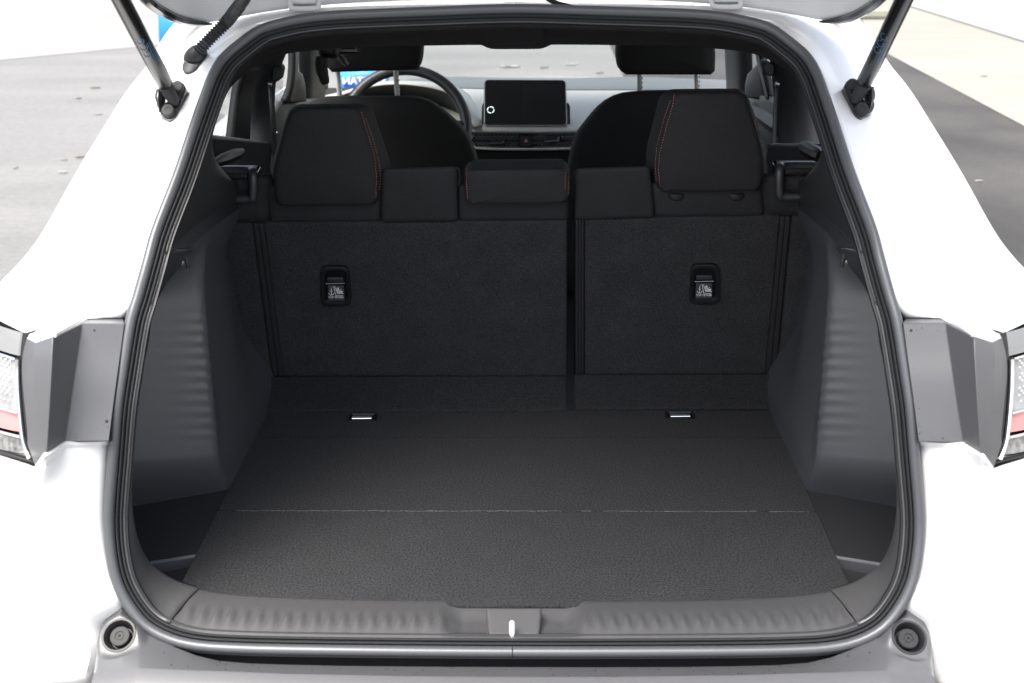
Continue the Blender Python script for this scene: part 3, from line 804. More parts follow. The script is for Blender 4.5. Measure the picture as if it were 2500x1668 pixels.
# --- gas struts
qbv = BVHTree.FromPolygons([tuple(v) for v in qb.v], qb.f)
def body_plane(px, py):
    h = qbv.ray_cast(CAM, ray(px, py).normalized()); n = h[1] if h[1].dot(CAM - h[0]) > 0 else -h[1]
    return h[0], n
def on_plane(px, py, c, n, o=0.0):
    d = ray(px, py); c = c + n * o; return CAM + d * ((c - CAM).dot(n) / d.dot(n))
bpc, bpn = body_plane(425, 250)
bpn = (bpn + Vector((.1, -.9, .35)).normalized() * 1.5).normalized()
bpc = bpc + bpn * .020
def strut(flip):
    fl = (lambda x: x.mirrored()) if flip else (lambda x: x)
    p0 = on_plane(419, 237, bpc, bpn, .012); pe = on_plane(403, 205, bpc, bpn, .026); p1 = PY(289, -12, .12); d = (p1 - pe).normalized(); p1 = pe + d * ((p1 - pe).length * 1.7)
    g = MB(); L = (p1 - pe).length
    g.tube([pe - d * .004, pe, pe + d * .006, pe + d * (L * .45), p1], [.0098, .0112, .0118, .0118, .0118], 20)
    st = fl(g).build('gas_strut', M['strut'], car)
    g = MB(); g.tube([p0 + Vector((.004, 0, -.012)), p0 + Vector((.003, 0, -.006)), p0 + (pe - p0) * .4, pe], [.005, .0085, .0095, .0095], 16)
    fl(g).build('end_socket', M['bolt'], st)
    ax = bpn
    def pp(px, py, o=0.0): return on_plane(px, py, bpc, bpn) + ax * o
    Z = lambda x, y: (380 + x * .0829, 180 + y * .0829)
    outl = [pp(*Z(x, y)) for x, y in ((530, 380), (640, 330), (740, 310), (850, 350), (905, 440), (890, 560), (760, 900), (650, 1200), (590, 1310), (480, 1390), (380, 1390), (260, 1300), (80, 1190), (20, 1000), (60, 850), (60, 600), (110, 460), (300, 480))]
    oc_ = resample(spans(outl, 6, True), 60, True)
    b_ = stack(oc_, ax, [(.93, .95, .0035), (.99, .99, .0030), (1, 1, .0015), (1, 1, -.03)])
    br = fl(b_).build('strut_bracket', M['bracket'], st)
    for x, y, r in ((690, 470, .0092), (420, 1170, .0098)):
        c = pp(*Z(x, y), .003); g = MB()
        g.lathe(c, ax, [(r * 1.12, 0), (r * 1.12, .0015), (r * .98, .002), (r * .98, .008), (r * .85, .0095), (r * .4, .0095), (r * .38, .0088), (0, .0088)], 18); fl(g).build('bolt', M['bolt'], st)
    cl = [pp(*Z(x, y), o) for x, y, o in ((90, 560, .012), (60, 820, .014), (120, 1050, .010), (180, 1230, .004))]
    cr_ = [pp(*Z(x, y), o) for x, y, o in ((260, 640, .010), (270, 850, .008), (230, 1050, .006), (220, 1180, .004))]
    g = loft([cl, [a.lerp(b2_, .5) + ax * .005 for a, b2_ in zip(cl, cr_)], cr_], 14, 4); fl(g).build('bracket_fold', M['bracket'], st, thick=.003)
    g = MB(); g.box(pp(*Z(380, 930), .006), (pp(*Z(440, 895)) - pp(*Z(320, 965))) * .5, ax * .0015, SU * .0016); fl(g).build('clip_end', M['chrome'], st)
    g = MB(); side_ = Rt.copy()
    cd_ = (CAM - pe).normalized(); sd_ = d.cross(cd_).normalized(); cd2 = sd_.cross(d).normalized()
    if cd2.dot(CAM - pe) < 0: cd2 = -cd2
    r_ = .01195
    def on(t, a): return pe + d * t + (cd2 * math.cos(a) + sd_ * math.sin(a)) * r_
    sg = -1 if flip else 1
    for q in range(3):
        t0 = .095 + q * .016
        g.tube([on(t0 + .006 * math.cos(a), -.25 * sg + .42 * math.sin(a)) for a in [2 * math.pi * i_ / 14 for i_ in range(13)]], .00045, 5)
    for rw in range(2):
        for q in range(10):
            t0 = .068 + q * .005
            g.tube([on(t0, (.35 + rw * .25) * sg), on(t0 + .0035, (.35 + rw * .25) * sg)], .0006, 4)
    fl(g).build('printed_marks', M['print'], st, kind='stuff')
    return br, pp, Z, ax
strut(False)
br, pp, Z, ax = strut(True)
def lettering(body, centre, right, up, size, mt, parent, name='lettering', flipx=False):
    c = bpy.data.curves.new(name, 'FONT'); c.body = body; c.size = size; c.align_x = 'CENTER'; c.align_y = 'CENTER'; c.extrude = size * .02; c.materials.append(mt)
    tmp_ = bpy.data.objects.new(name, c); COL.objects.link(tmp_)
    dg = bpy.context.evaluated_depsgraph_get(); dg.update()
    me = bpy.data.meshes.new_from_object(tmp_.evaluated_get(dg)); bpy.data.objects.remove(tmp_); bpy.data.curves.remove(c)
    if not me.materials: me.materials.append(mt)
    o = bpy.data.objects.new(name, me); COL.objects.link(o)
    rt, u = right.normalized(), up.normalized(); n = rt.cross(u).normalized(); u = n.cross(rt)
    org = Vector((0, 0, 0)); q = parent
    while q is not None: org = org + Vector(q.location); q = q.parent
    mw = Matrix((rt * (-1 if flipx else 1), u, n)).transposed().to_4x4(); mw.translation = centre - org
    o.parent = parent; o.matrix_local = mw; return o
mx_ = lambda v: Vector((-v.x, v.y, v.z))
c3w = mx_(pp(437, 240)); tdir = mx_(pp(434, 248) - pp(439, 234)).normalized()
lettering('3W', c3w + mx_(ax) * .0045, tdir, mx_(ax).cross(tdir), .010, M['steel'], br.parent)
cg = pp(438, 245)
lettering('G', cg + ax * .0045, Vector((.9, 0, .2)), Vector((-.2, 0, .9)), .009, M['steel'], [o for o in car.children if o.name == 'gas_strut'][0])

# --- corrugated wiring boot
bp = spans([PY(482, 128, .375), PY(500, 108, .375), PY(525, 82, .38), PY(552, 55, .38), PY(572, 30, .37), PY(590, 5, .35), PY(615, -40, .31)], 14)
bp = resample(bp, 190); rr = []
for i in range(190):
    f = i / 189
    if f < .62: rr.append(.0088 + .0015 * math.sin(i * 2 * math.pi / 5.2))
    else: rr.append(.0088 + .0012 * sstep(.62, .70, f))
g = MB(); g.tube(bp, rr, 14); boot = g.build('wiring_boot', M['trim'], car, angle=60)
g = MB(); g.tube(spans([PY(470, 152, .40), PY(472, 143, .385), PY(477, 134, .376), PY(486, 124, .375)], 4), [.010, .012, .0135, .0142, .0145, .0145, .0142, .0138, .0135, .013, .0125, .012, .0115], 16); g.build('boot_elbow', M['black'], boot)
btc, btn = body_plane(476, 152); btn = (btn + Vector((.1, -.9, .4)).normalized()).normalized(); btc = btc + btn * .004
g = MB(); ol = resample(spans([on_plane(x, y, btc, btn) for x, y in ((447, 166), (455, 148), (470, 130), (490, 118), (503, 124), (504, 140), (492, 160), (478, 177), (462, 184), (450, 179))], 6, True), 40, True)
stack(ol, btn, [(.88, .88, .006), (.97, .97, .005), (1, 1, .003), (1, 1, -.015)], b=g).build('boot_plate', M['black'], boot)

# --- interior shell
def quad(name, pts, mt, parent=car, thick=.01, **k):
    g = MB(); g.add(pts, [tuple(range(len(pts)))]); return g.build(name, mt, parent, thick=thick, **k)
V = Vector
rf = loft([[V((-.50, .62, 1.415)), V((-.3, .62, 1.45)), V((0, .62, 1.46)), V((.3, .62, 1.45)), V((.50, .62, 1.415))],
           [V((-.55, 1.5, 1.43)), V((-.3, 1.5, 1.48)), V((0, 1.5, 1.49)), V((.3, 1.5, 1.48)), V((.55, 1.5, 1.43))],
           [V((-.53, 2.25, 1.40)), V((-.3, 2.25, 1.44)), V((0, 2.25, 1.45)), V((.3, 2.25, 1.44)), V((.53, 2.25, 1.40))]], 20, 8)
rf.build('headliner', M['head'], car, thick=.01)
rs = loft([[V((-.60, .60, 1.50)), V((-.3, .60, 1.535)), V((0, .60, 1.545)), V((.3, .60, 1.535)), V((.60, .60, 1.50))],
           [V((-.62, 1.5, 1.53)), V((-.3, 1.5, 1.58)), V((0, 1.5, 1.59)), V((.3, 1.5, 1.58)), V((.62, 1.5, 1.53))],
           [V((-.60, 2.30, 1.45)), V((-.3, 2.30, 1.50)), V((0, 2.30, 1.51)), V((.3, 2.30, 1.50)), V((.60, 2.30, 1.45))]], 20, 8)
rs.build('roof_panel', M['paint'], car, thick=.006)
quad('floor_pan', [V((-.74, .0, .30)), V((.74, .0, .30)), V((.74, 3.3, .30)), V((-.74, 3.3, .30))], M['black'])
quad('cargo_well', [V((-.66, .0, .58)), V((.66, .0, .58)), V((.66, .95, .58)), V((-.66, .95, .58))], M['black'])
for s in (-1, 1):
    quad('inner_side', [V((s * .69, .12, .30)), V((s * .72, .95, .30)), V((s * .72, .95, 1.12)), V((s * .68, .45, 1.12)), V((s * .64, .14, .95))], M['black'])
    quad('sill_side', [V((s * .76, .9, .30)), V((s * .76, 3.3, .30)), V((s * .76, 3.3, .72)), V((s * .76, .9, .72))], M['black'])
quad('firewall', [V((-.76, 3.3, .30)), V((.76, 3.3, .30)), V((.76, 3.3, .95)), V((-.76, 3.3, .95))], M['black'])

def strip(name, left, right, mt, parent=car, thick=.02, n=14, bulge=.012):
    """An upright member between two px-and-depth edges."""
    A, B = curve([P3(t) for t in left], n), curve([P3(t) for t in right], n)
    Mid = [a.lerp(b_, .5) + Vector((0, -bulge, 0)) for a, b_ in zip(A, B)]
    return loftr([A, Mid, B], 5).build(name, mt, parent, thick=thick)
def mstrip(name, left, right, mt, **k):
    strip(name, left, right, mt, **k)
# left side
strip('door_pillar', [(612, 105, 1.45), (598, 170, 1.5), (582, 250, 1.55), (580, 330, 1.56), (600, 425, 1.5)], [(690, 105, 1.5), (662, 178, 1.55), (655, 240, 1.6), (651, 330, 1.6), (640, 425, 1.55)], M['trim'], bulge=.03)
strip('rear_door_frame', [(585, 150, 1.30), (566, 215, 1.32), (557, 280, 1.32), (549, 345, 1.32)], [(620, 150, 1.42), (600, 215, 1.45), (592, 280, 1.45), (590, 350, 1.45)], M['black'])
strip('rear_door_panel', [(500, 326, 1.05), (490, 380, 1.05), (500, 440, 1.05)], [(640, 345, 1.45), (640, 390, 1.45), (640, 440, 1.45)], M['trim'], bulge=.0)
g = MB(); g.tube(spans([PY(525, 398, 1.0), PY(555, 386, 1.08), PY(594, 369, 1.2)], 6), [.006, .008, .010, .012, .013, .013, .013, .013, .013, .012, .010, .008, .004], 10); g.build('door_armrest', M['black'], car)
strip('front_window_frame', [(703, 110, 2.0), (703, 160, 2.0), (698, 210, 2.0), (684, 246, 2.0)], [(711, 110, 2.05), (710, 160, 2.05), (707, 210, 2.05), (695, 246, 2.05)], M['black'], bulge=.0)
strip('mirror_sail', [(708, 165, 2.06), (699, 205, 2.06), (690, 248, 2.06)], [(722, 185, 2.2), (728, 210, 2.2), (732, 248, 2.2)], M['black'], bulge=.0)
strip('windshield_pillar', [(727, 100, 2.35), (727, 150, 2.4), (728, 200, 2.45), (726, 246, 2.5)], [(782, 100, 2.45), (780, 150, 2.5), (788, 205, 2.6), (772, 246, 2.6)], M['trim'], bulge=.03)
strip('front_door_panel', [(655, 300, 1.9), (655, 262, 1.95), (672, 246, 2.0), (760, 242, 2.5)], [(650, 440, 1.9), (655, 440, 1.95), (680, 440, 2.0), (790, 440, 2.5)], M['door'], bulge=.02)
g = MB(); g.tube([PY(648, 334, 1.85), PY(668, 326, 1.92), PY(692, 317, 2.0)], .004, 8); g.build('door_trim_line', M['chrome'], car)
# right side
strip('door_pillar', [(1890, 100, 1.5), (1901, 190, 1.55), (1908, 260, 1.58), (1916, 340, 1.58), (1922, 425, 1.55)], [(1985, 100, 1.45), (1985, 190, 1.5), (1995, 260, 1.52), (2000, 340, 1.52), (2005, 425, 1.5)], M['trim'], bulge=.03)
strip('rear_door_panel', [(1895, 350, 1.4), (1895, 400, 1.4), (1895, 440, 1.4)], [(2030, 350, 1.05), (2030, 400, 1.05), (2030, 440, 1.05)], M['trim'], bulge=.0)
g = MB(); g.tube(spans([PY(2008, 385, 1.0), PY(1985, 372, 1.1), PY(1958, 356, 1.25)], 6), [.014, .016, .018, .018, .018, .018, .018, .018, .018, .017, .016, .012, .008], 10); g.build('door_armrest', M['black'], car)
strip('windshield_pillar', [(1783, 100, 2.5), (1784, 150, 2.55), (1786, 195, 2.6), (1788, 240, 2.65)], [(1838, 100, 2.4), (1839, 150, 2.45), (1838, 195, 2.5), (1845, 240, 2.5)], M['trim'], bulge=.03)
strip('mirror_sail', [(1842, 185, 2.2), (1836, 210, 2.2), (1836, 236, 2.2)], [(1868, 150, 2.05), (1876, 195, 2.05), (1885, 240, 2.05)], M['black'], bulge=.0)
strip('front_window_frame', [(1858, 105, 2.0), (1866, 150, 2.0), (1877, 195, 2.0), (1887, 240, 2.0)], [(1867, 105, 1.95), (1874, 150, 1.95), (1885, 195, 1.95), (1894, 240, 1.95)], M['black'], bulge=.0)
strip('front_door_panel', [(1835, 233, 2.4), (1870, 233, 2.1), (1905, 238, 1.9), (1925, 262, 1.8)], [(1835, 440, 2.4), (1870, 440, 2.1), (1905, 440, 1.9), (1925, 440, 1.8)], M['door'], bulge=.02)
g = MB(); g.tube(spans([PY(1852, 268, 2.2), PY(1880, 290, 2.0), PY(1912, 312, 1.85)], 5), .03, 10); g.build('door_shelf', M['door'], car)
g = MB(); g.tube(spans([PY(1855, 300, 2.2), PY(1885, 322, 2.0), PY(1912, 345, 1.85)], 5), .006, 8); g.build('door_trim_line', M['dashlow'], car)
# glass
ws = loft([[V((-.62, 3.28, .97)), V((0, 3.42, .98)), V((.62, 3.28, .97))], [V((-.60, 2.75, 1.27)), V((0, 2.86, 1.29)), V((.60, 2.75, 1.27))], [V((-.56, 2.28, 1.44)), V((0, 2.34, 1.47)), V((.56, 2.28, 1.44))]], 16, 6)
ws.build('windshield', M['glass'], car)
for s in (-1, 1):
    for nm, ya, yb in (('rear_door_window', 1.00, 1.62), ('front_door_window', 1.68, 2.75)):
        g = loft([[V((s * .775, ya, .985)), V((s * .785, yb, .985))], [V((s * .73, ya, 1.22)), V((s * .74, yb, 1.22))], [V((s * .64, ya, 1.42)), V((s * .65, yb, 1.36))]], 6, 4)
        g.build(nm, M['glass'], car)

# --- dashboard
dk = [[(700, 250, 3.20), (860, 226, 3.28), (1030, 190, 3.35), (1250, 190, 3.38), (1390, 191, 3.38), (1560, 188, 3.35), (1790, 196, 3.25), (1850, 200, 3.2)],
      [(700, 258, 2.95), (860, 236, 3.00), (1030, 213, 3.05), (1250, 216, 3.06), (1390, 217, 3.06), (1560, 217, 3.05), (1790, 219, 3.0), (1850, 222, 2.95)],
      [(700, 262, 2.94), (860, 240, 2.98), (1030, 217, 3.03), (1250, 220, 3.04), (1390, 221, 3.04), (1560, 221, 3.03), (1790, 223, 2.98), (1850, 226, 2.93)],
      [(700, 275, 2.80), (860, 258, 2.84), (1030, 246, 2.86), (1250, 250, 2.86), (1390, 251, 2.86), (1560, 250, 2.84), (1790, 252, 2.8), (1850, 254, 2.78)],
      [(700, 300, 2.66), (860, 292, 2.68), (1030, 292, 2.69), (1250, 296, 2.69), (1390, 296, 2.69), (1560, 295, 2.68), (1790, 297, 2.66), (1850, 298, 2.66)],
      [(700, 322, 2.62), (860, 318, 2.63), (1030, 320, 2.64), (1250, 322, 2.64), (1390, 322, 2.64), (1560, 321, 2.63), (1790, 322, 2.62), (1850, 322, 2.62)],
      [(700, 330, 2.66), (860, 326, 2.67), (1030, 327, 2.68), (1250, 329, 2.68), (1390, 329, 2.68), (1560, 328, 2.67), (1790, 328, 2.66), (1850, 328, 2.66)]]
db = loft([[P3(t) for t in r] for r in dk[2:]], 80, 6)
cowl = loft([[P3(t) for t in r] for r in dk[:2]] + [[P3((t[0], t[1] + 6, t[2] + .03)) for t in dk[1]]], 80, 6)
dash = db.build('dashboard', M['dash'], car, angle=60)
cowl.build('defroster_panel', mat('defroster_plastic', (0.085, 0.09, 0.092), 0.5), dash, angle=60)
MB().grid([[PY(700, 322, 2.72), PY(1850, 322, 2.72)], [PY(700, 372, 2.72), PY(1850, 372, 2.72)], [PY(700, 372, 2.64), PY(1850, 372, 2.64)], [PY(700, 520, 2.70), PY(1850, 520, 2.70)]]).build('lower_dash', M['dashlow'], dash)
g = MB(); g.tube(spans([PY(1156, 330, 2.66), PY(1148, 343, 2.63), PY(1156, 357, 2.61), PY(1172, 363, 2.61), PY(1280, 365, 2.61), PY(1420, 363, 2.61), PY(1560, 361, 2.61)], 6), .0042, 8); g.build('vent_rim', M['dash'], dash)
# honeycomb vent: hexagonal cells with open centres, two bands
hx = MB(); yv = 2.655; u = mpp(PY(1284, 343, yv)); c0_ = PY(1284, 343, yv)
r_ = 5.6 * u
for band_, yc in ((0, 1), (1, -1)):
    for rw in range(3):
        for k_ in range(-13, 13):
            cx, cz = (k_ * 9.7 + (4.85 if rw % 2 else 0)) * u, (yc * 12 + (rw - 1) * 6.6) * u
            c = c0_ + V((cx, 0, cz)); i_ = []
            if abs(cx) < 15.5 * u: continue
            o_ = [c + V((r_ * math.sin(a), -.001, r_ * .75 * math.cos(a))) for a in [math.pi / 3 * q for q in range(6)]]
            n_ = [c + V((r_ * .70 * math.sin(a), -.001, r_ * .70 * .75 * math.cos(a))) for a in [math.pi / 3 * q for q in range(6)]]
            d_ = [p + V((0, .012, 0)) for p in n_]
            hx.grid([o_, n_, d_], cu=True)
hx.build('vent_mesh', M['mesh'], dash, kind='stuff', angle=20)
MB().grid([[PY(1150, 325, 2.68), PY(1420, 325, 2.68)], [PY(1150, 362, 2.68), PY(1420, 362, 2.68)]]).build('vent_back', M['black'], dash)
hz = stack(rounded([PY(1270, 331, 2.645), PY(1298, 331, 2.645), PY(1299, 356, 2.645), PY(1269, 356, 2.645)], .004), V((0, -1, 0)), [(.94, .94, .006), (1, 1, .004), (1, 1, -.01)])
hz.build('hazard_button', M['dashlow'], dash)
MB().add([PY(1284, 338, 2.637), PY(1289, 347.5, 2.637), PY(1279, 347.5, 2.637), PY(1284, 338, 2.642), PY(1289, 347.5, 2.642), PY(1279, 347.5, 2.642)], [(0, 1, 2), (3, 5, 4), (0, 3, 4, 1), (1, 4, 5, 2), (2, 5, 3, 0)]).build('hazard_symbol', M['pink'], dash)
for x, y in ((1211, 348), (1346, 343)):
    g = stack(rounded([PY(x - 17, y - 10, 2.64), PY(x + 20, y - 10, 2.64), PY(x + 20, y + 6, 2.64), PY(x - 17, y + 6, 2.64)], .003), V((0, -1, 0)), [(.9, .8, .002), (1, 1, 0), (1, 1, -.01)]); g.build('vent_tab', M['black'], dash)
    g = MB(); g.tube([PY(x - 16, y + 3, 2.625), PY(x + 14, y + 2, 2.625), PY(x + 19, y - 2, 2.63)], .0022, 8); g.build('vent_lever', M['steel'], dash)
# screen
so_ = rounded([PY(1183, 196, 2.74), PY(1381, 197, 2.74), PY(1384, 308, 2.655), PY(1182, 308, 2.655)], .014, 8)
sn = (so_[20] - so_[0]).cross(so_[-10] - so_[0]).normalized()
if sn.y > 0: sn = -sn
c_s = sum(so_, V()) / len(so_)
g = MB(); g.grid([[c_s + (p - c_s) * f + sn * o for p in so_] for f, o in ((.985, .0045), (1.0, .004), (1.015, .001), (1.015, -.014))], cu=True); g.cap([c_s + (p - c_s) * 1.015 - sn * .014 for p in so_])
scr_ = g.build('touchscreen', M['lampgrey'], dash)
g = MB(); g.cap([c_s + (p - c_s) * .985 + sn * .0045 for p in so_]); g.build('screen_glass', M['gloss'], dash)
ic_ = PY(1198, 270, 2.684) + sn * .0042
for q in range(4):
    g = MB(); a0 = math.pi / 2 * q + .5
    g.tube([ic_ + (V((1, 0, 0)) * math.cos(a) + sn.cross(V((1, 0, 0))) * math.sin(a)) * .0105 for a in [a0 + 1.25 * i_ / 8 for i_ in range(9)]], .0012, 6); g.build('screen_icon', M['icon'], dash)
g = stack(rounded([PY(1177, 250, 2.70), PY(1391, 250, 2.70), PY(1392, 311, 2.665), PY(1176, 311, 2.665)], .016, 6), V((0, -1, .3)).normalized(), [(1, 1, .0), (1.01, 1.01, -.02)]); g.build('screen_shroud', M['black'], dash)
# instrument hood
ih = MB(); arcs = []
for px_, py_, r1 in ((0, 0, 0),):
    A = [P3(t) for t in ((800, 246, 2.62), (850, 224, 2.68), (930, 205, 2.72), (1010, 205, 2.72), (1090, 222, 2.70), (1135, 260, 2.66), (1160, 310, 2.6))]
    B = [P3(t) for t in ((830, 300, 2.80), (870, 262, 2.82), (930, 245, 2.84), (1010, 245, 2.84), (1070, 262, 2.82), (1110, 290, 2.80), (1130, 330, 2.78))]
    C_ = [P3(t) for t in ((760, 240, 2.9), (840, 222, 2.95), (920, 200, 2.98), (1020, 198, 2.98), (1110, 210, 2.96), (1165, 250, 2.90), (1190, 300, 2.7))]
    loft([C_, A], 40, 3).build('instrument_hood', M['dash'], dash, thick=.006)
    loft([A, B], 40, 3).build('instrument_recess', M['black'], dash)
    MB().add([p for p in curve(B, 30)], [tuple(range(30))]).build('instrument_panel', M['gloss'], dash)
# steering wheel
sc0 = PY(988, 318, 2.40); wu = V((0, .42, .91)).normalized(); wn = V((0, -.91, .42)).normalized()
def wpt(a, r=.186): return sc0 + V((1, 0, 0)) * (r * math.cos(a)) + wu * (r * math.sin(a))
g = MB(); rows = []
for i in range(73):
    a = 2 * math.pi * i / 72; p = wpt(a); ro = (p - sc0).normalized()
    rows.append([p + ro * (.0165 * math.cos(t)) + wn * (.0145 * math.sin(t)) for t in [2 * math.pi * k_ / 12 for k_ in range(12)]])
g.grid(rows, cu=True); wheel = g.build('steering_wheel', M['leather'], car)
for a in (0.62, 2.52):
    p = wpt(R(45) if a < 1 else R(140)); ro = (p - sc0).normalized(); g = MB()
    g.tube([p + ro * (.0168 * math.cos(t)) + wn * (.0148 * math.sin(t)) for t in [2 * math.pi * k_ / 14 for k_ in range(15)]], .0008, 5); g.build('wheel_seam', M['black'], wheel)
g = MB()
stack(rounded([wpt(R(20), .09), wpt(R(160), .09), wpt(R(215), .10), wpt(R(325), .10)], .03), wn, [(.9, .9, .02), (1, 1, .01), (1, 1, -.02)], b=g)
for a in (R(5), R(175), R(270)): g.tube([wpt(a, .08), wpt(a, .18)], [.022, .014], 10)
g.build('wheel_hub', M['dashlow'], wheel)
g = MB(); g.tube([PY(1128, 304, 2.5), PY(1140, 308, 2.46), PY(1146, 312, 2.45)], [.008, .009, .005], 10); g.build('column_stalk', M['dashlow'], wheel)

# ------------------------------------------------------------------ cargo floor
cf = empty('cargo_floor', (0, .45, FZ), 'black carpeted floor board with a frayed fold line, lying flat in the cargo area', 'cargo floor')
XL, XR = PF(440, 1424).x, PF(648, 1010).x
HWF, HWB = abs(XL) - .0035, abs(XR) - .0035
ys = [.02, PZ(1250, 1248, FZ).y, PZ(1250, 1068, FZ).y, PZ(1257, 1004, FZ).y + .006]
def hw(y): return HWF + (HWB - HWF) * (y - .08) / (.80 - .08)
for i in range(3):
    y0, y1 = ys[i] + (.0008 if i else 0), ys[i + 1] - .0008
    g = MB()
    g.box(V((0, (y0 + y1) / 2, FZ - .008)), V((.5, 0, 0)), V((0, (y1 - y0) / 2, 0)), V((0, 0, .008)))
    for v in g.v: v.x = math.copysign(hw(v.y), v.x)
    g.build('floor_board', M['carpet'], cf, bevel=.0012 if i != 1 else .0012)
g = MB(); rnd = random.Random(2); x = -hw(ys[1]) + .01
while x < hw(ys[1]) - .012:
    L = rnd.uniform(.003, .022)
    if rnd.random() < .93:
        zz = FZ - .0001 + rnd.uniform(-.0003, .0003); yy = ys[1] + rnd.uniform(-.0006, .0006)
        g.tube([V((x, yy, zz)), V((x + L, yy + rnd.uniform(-.0004, .0004), zz))], rnd.uniform(.0004, .0007), 4)
    x += L + rnd.uniform(.0003, .002)
g.build('frayed_fold', M['fray'], cf, kind='stuff')
for px_, py_ in ((886, 1021), (1660, 1016)):
    c = PZ(px_, py_, FZ); ux = V((1, 0, 0)); g = MB()
    ol = rounded([c + V((-.026, .018, .0)), c + V((.026, .018, .0)), c + V((.027, -.016, .0)), c + V((-.027, -.016, .0))], .006)
    ccn = sum(ol, V()) / len(ol)
    g.grid([[ccn + (p - ccn) * f + V((0, 0, z)) for p in ol] for f, z in ((1.06, -.002), (1.05, .0022), (.95, .0026), (.90, .0005))], cu=True)
    an = g.build('anchor_slot', M['black'], cf)
    g = MB(); g.cap([ccn + (p - ccn) * .95 + V((0, 0, .0008)) for p in ol]); g.build('slot_recess', M['gloss'], an)
    g = MB(); g.tube([c + V((-.020, -.004, .004)), c + V((.018, -.004, .004))], .0022, 8); g.tube([c + V((-.020, .009, .003)), c + V((.019, .009, .003))], .0012, 8); g.build('slot_rib', M['tag'], an)
    g = MB(); g.tube([c + V((-.019, -.013, .0042)), c + V((.018, -.012, .0042))], .0018, 8); g.build('anchor_bar', M['chrome'], an)

# ------------------------------------------------------------------ rear seat backs
def sq(a, b_, c, d, o=0.0): return [SP(*a, o), SP(*b_, o), SP(*c, o), SP(*d, o)]
def dash_line(pxs, bvh, mt, name, parent, r=.00055, step=.0052, duty=.62, lift=.0003):
    pts = []
    for a, b_ in zip(pxs, pxs[1:]):
        for i in range(40):
            pts.append((a[0] + (b_[0] - a[0]) * i / 40, a[1] + (b_[1] - a[1]) * i / 40))
    P_ = []
    for x, y in pts:
        d = ray(x, y).normalized(); hh = bvh.ray_cast(CAM, d)
        if hh[0] is not None: P_.append((hh[0], hh[1] if hh[1].dot(d) < 0 else -hh[1]))
    if len(P_) < 4: return
    g = MB(); acc = 0; seg_ = []; n = 0
    for (p, nn), (q_, n2) in zip(P_, P_[1:]):
        l = (q_ - p).length
        if l > .02: acc = 0; continue
        ph0 = acc % step; acc += l; ph1 = acc % step
        if ph0 < step * duty: seg_.append(p + nn * lift)
        if (acc // step) > ((acc - l) // step) or ph0 >= step * duty:
            if len(seg_) >= 2: g.tube([seg_[0], seg_[-1]], r, 5); n += 1
            seg_ = []
    if n: g.build(name, mt, parent, kind='stuff')
def headrest(parent, face, n_out, sidex, depth, o, lines, bulge=.006, zback=1.02, hdir=-.10):
    ol = [SP(x, y, o) for x, y in face]
    ol = resample(spans(rounded(ol, .020, 6), 3, True), 72, True)
    g = stack(ol, SN, [(.55, .55, bulge), (.86, .88, bulge * .55), (.955, .955, .001), (.99, .985, -.006), (1.0, 1.0, -.014), (sidex, zback, -depth * .62), (sidex * .985, zback * .985, -depth * .82), (sidex * .90, zback * .93, -depth * .97), (sidex * .7, zback * .75, -depth)], dome=bulge * .2, bd=Vector((0, 1, hdir)))
    h_ = g.build('headrest', M['fabric'], parent, angle=70)
    bv = BVHTree.FromPolygons([tuple(v) for v in g.v], g.f)
    for ln, mt in lines: dash_line(ln, bv, mt, 'stitching', h_)
    return h_
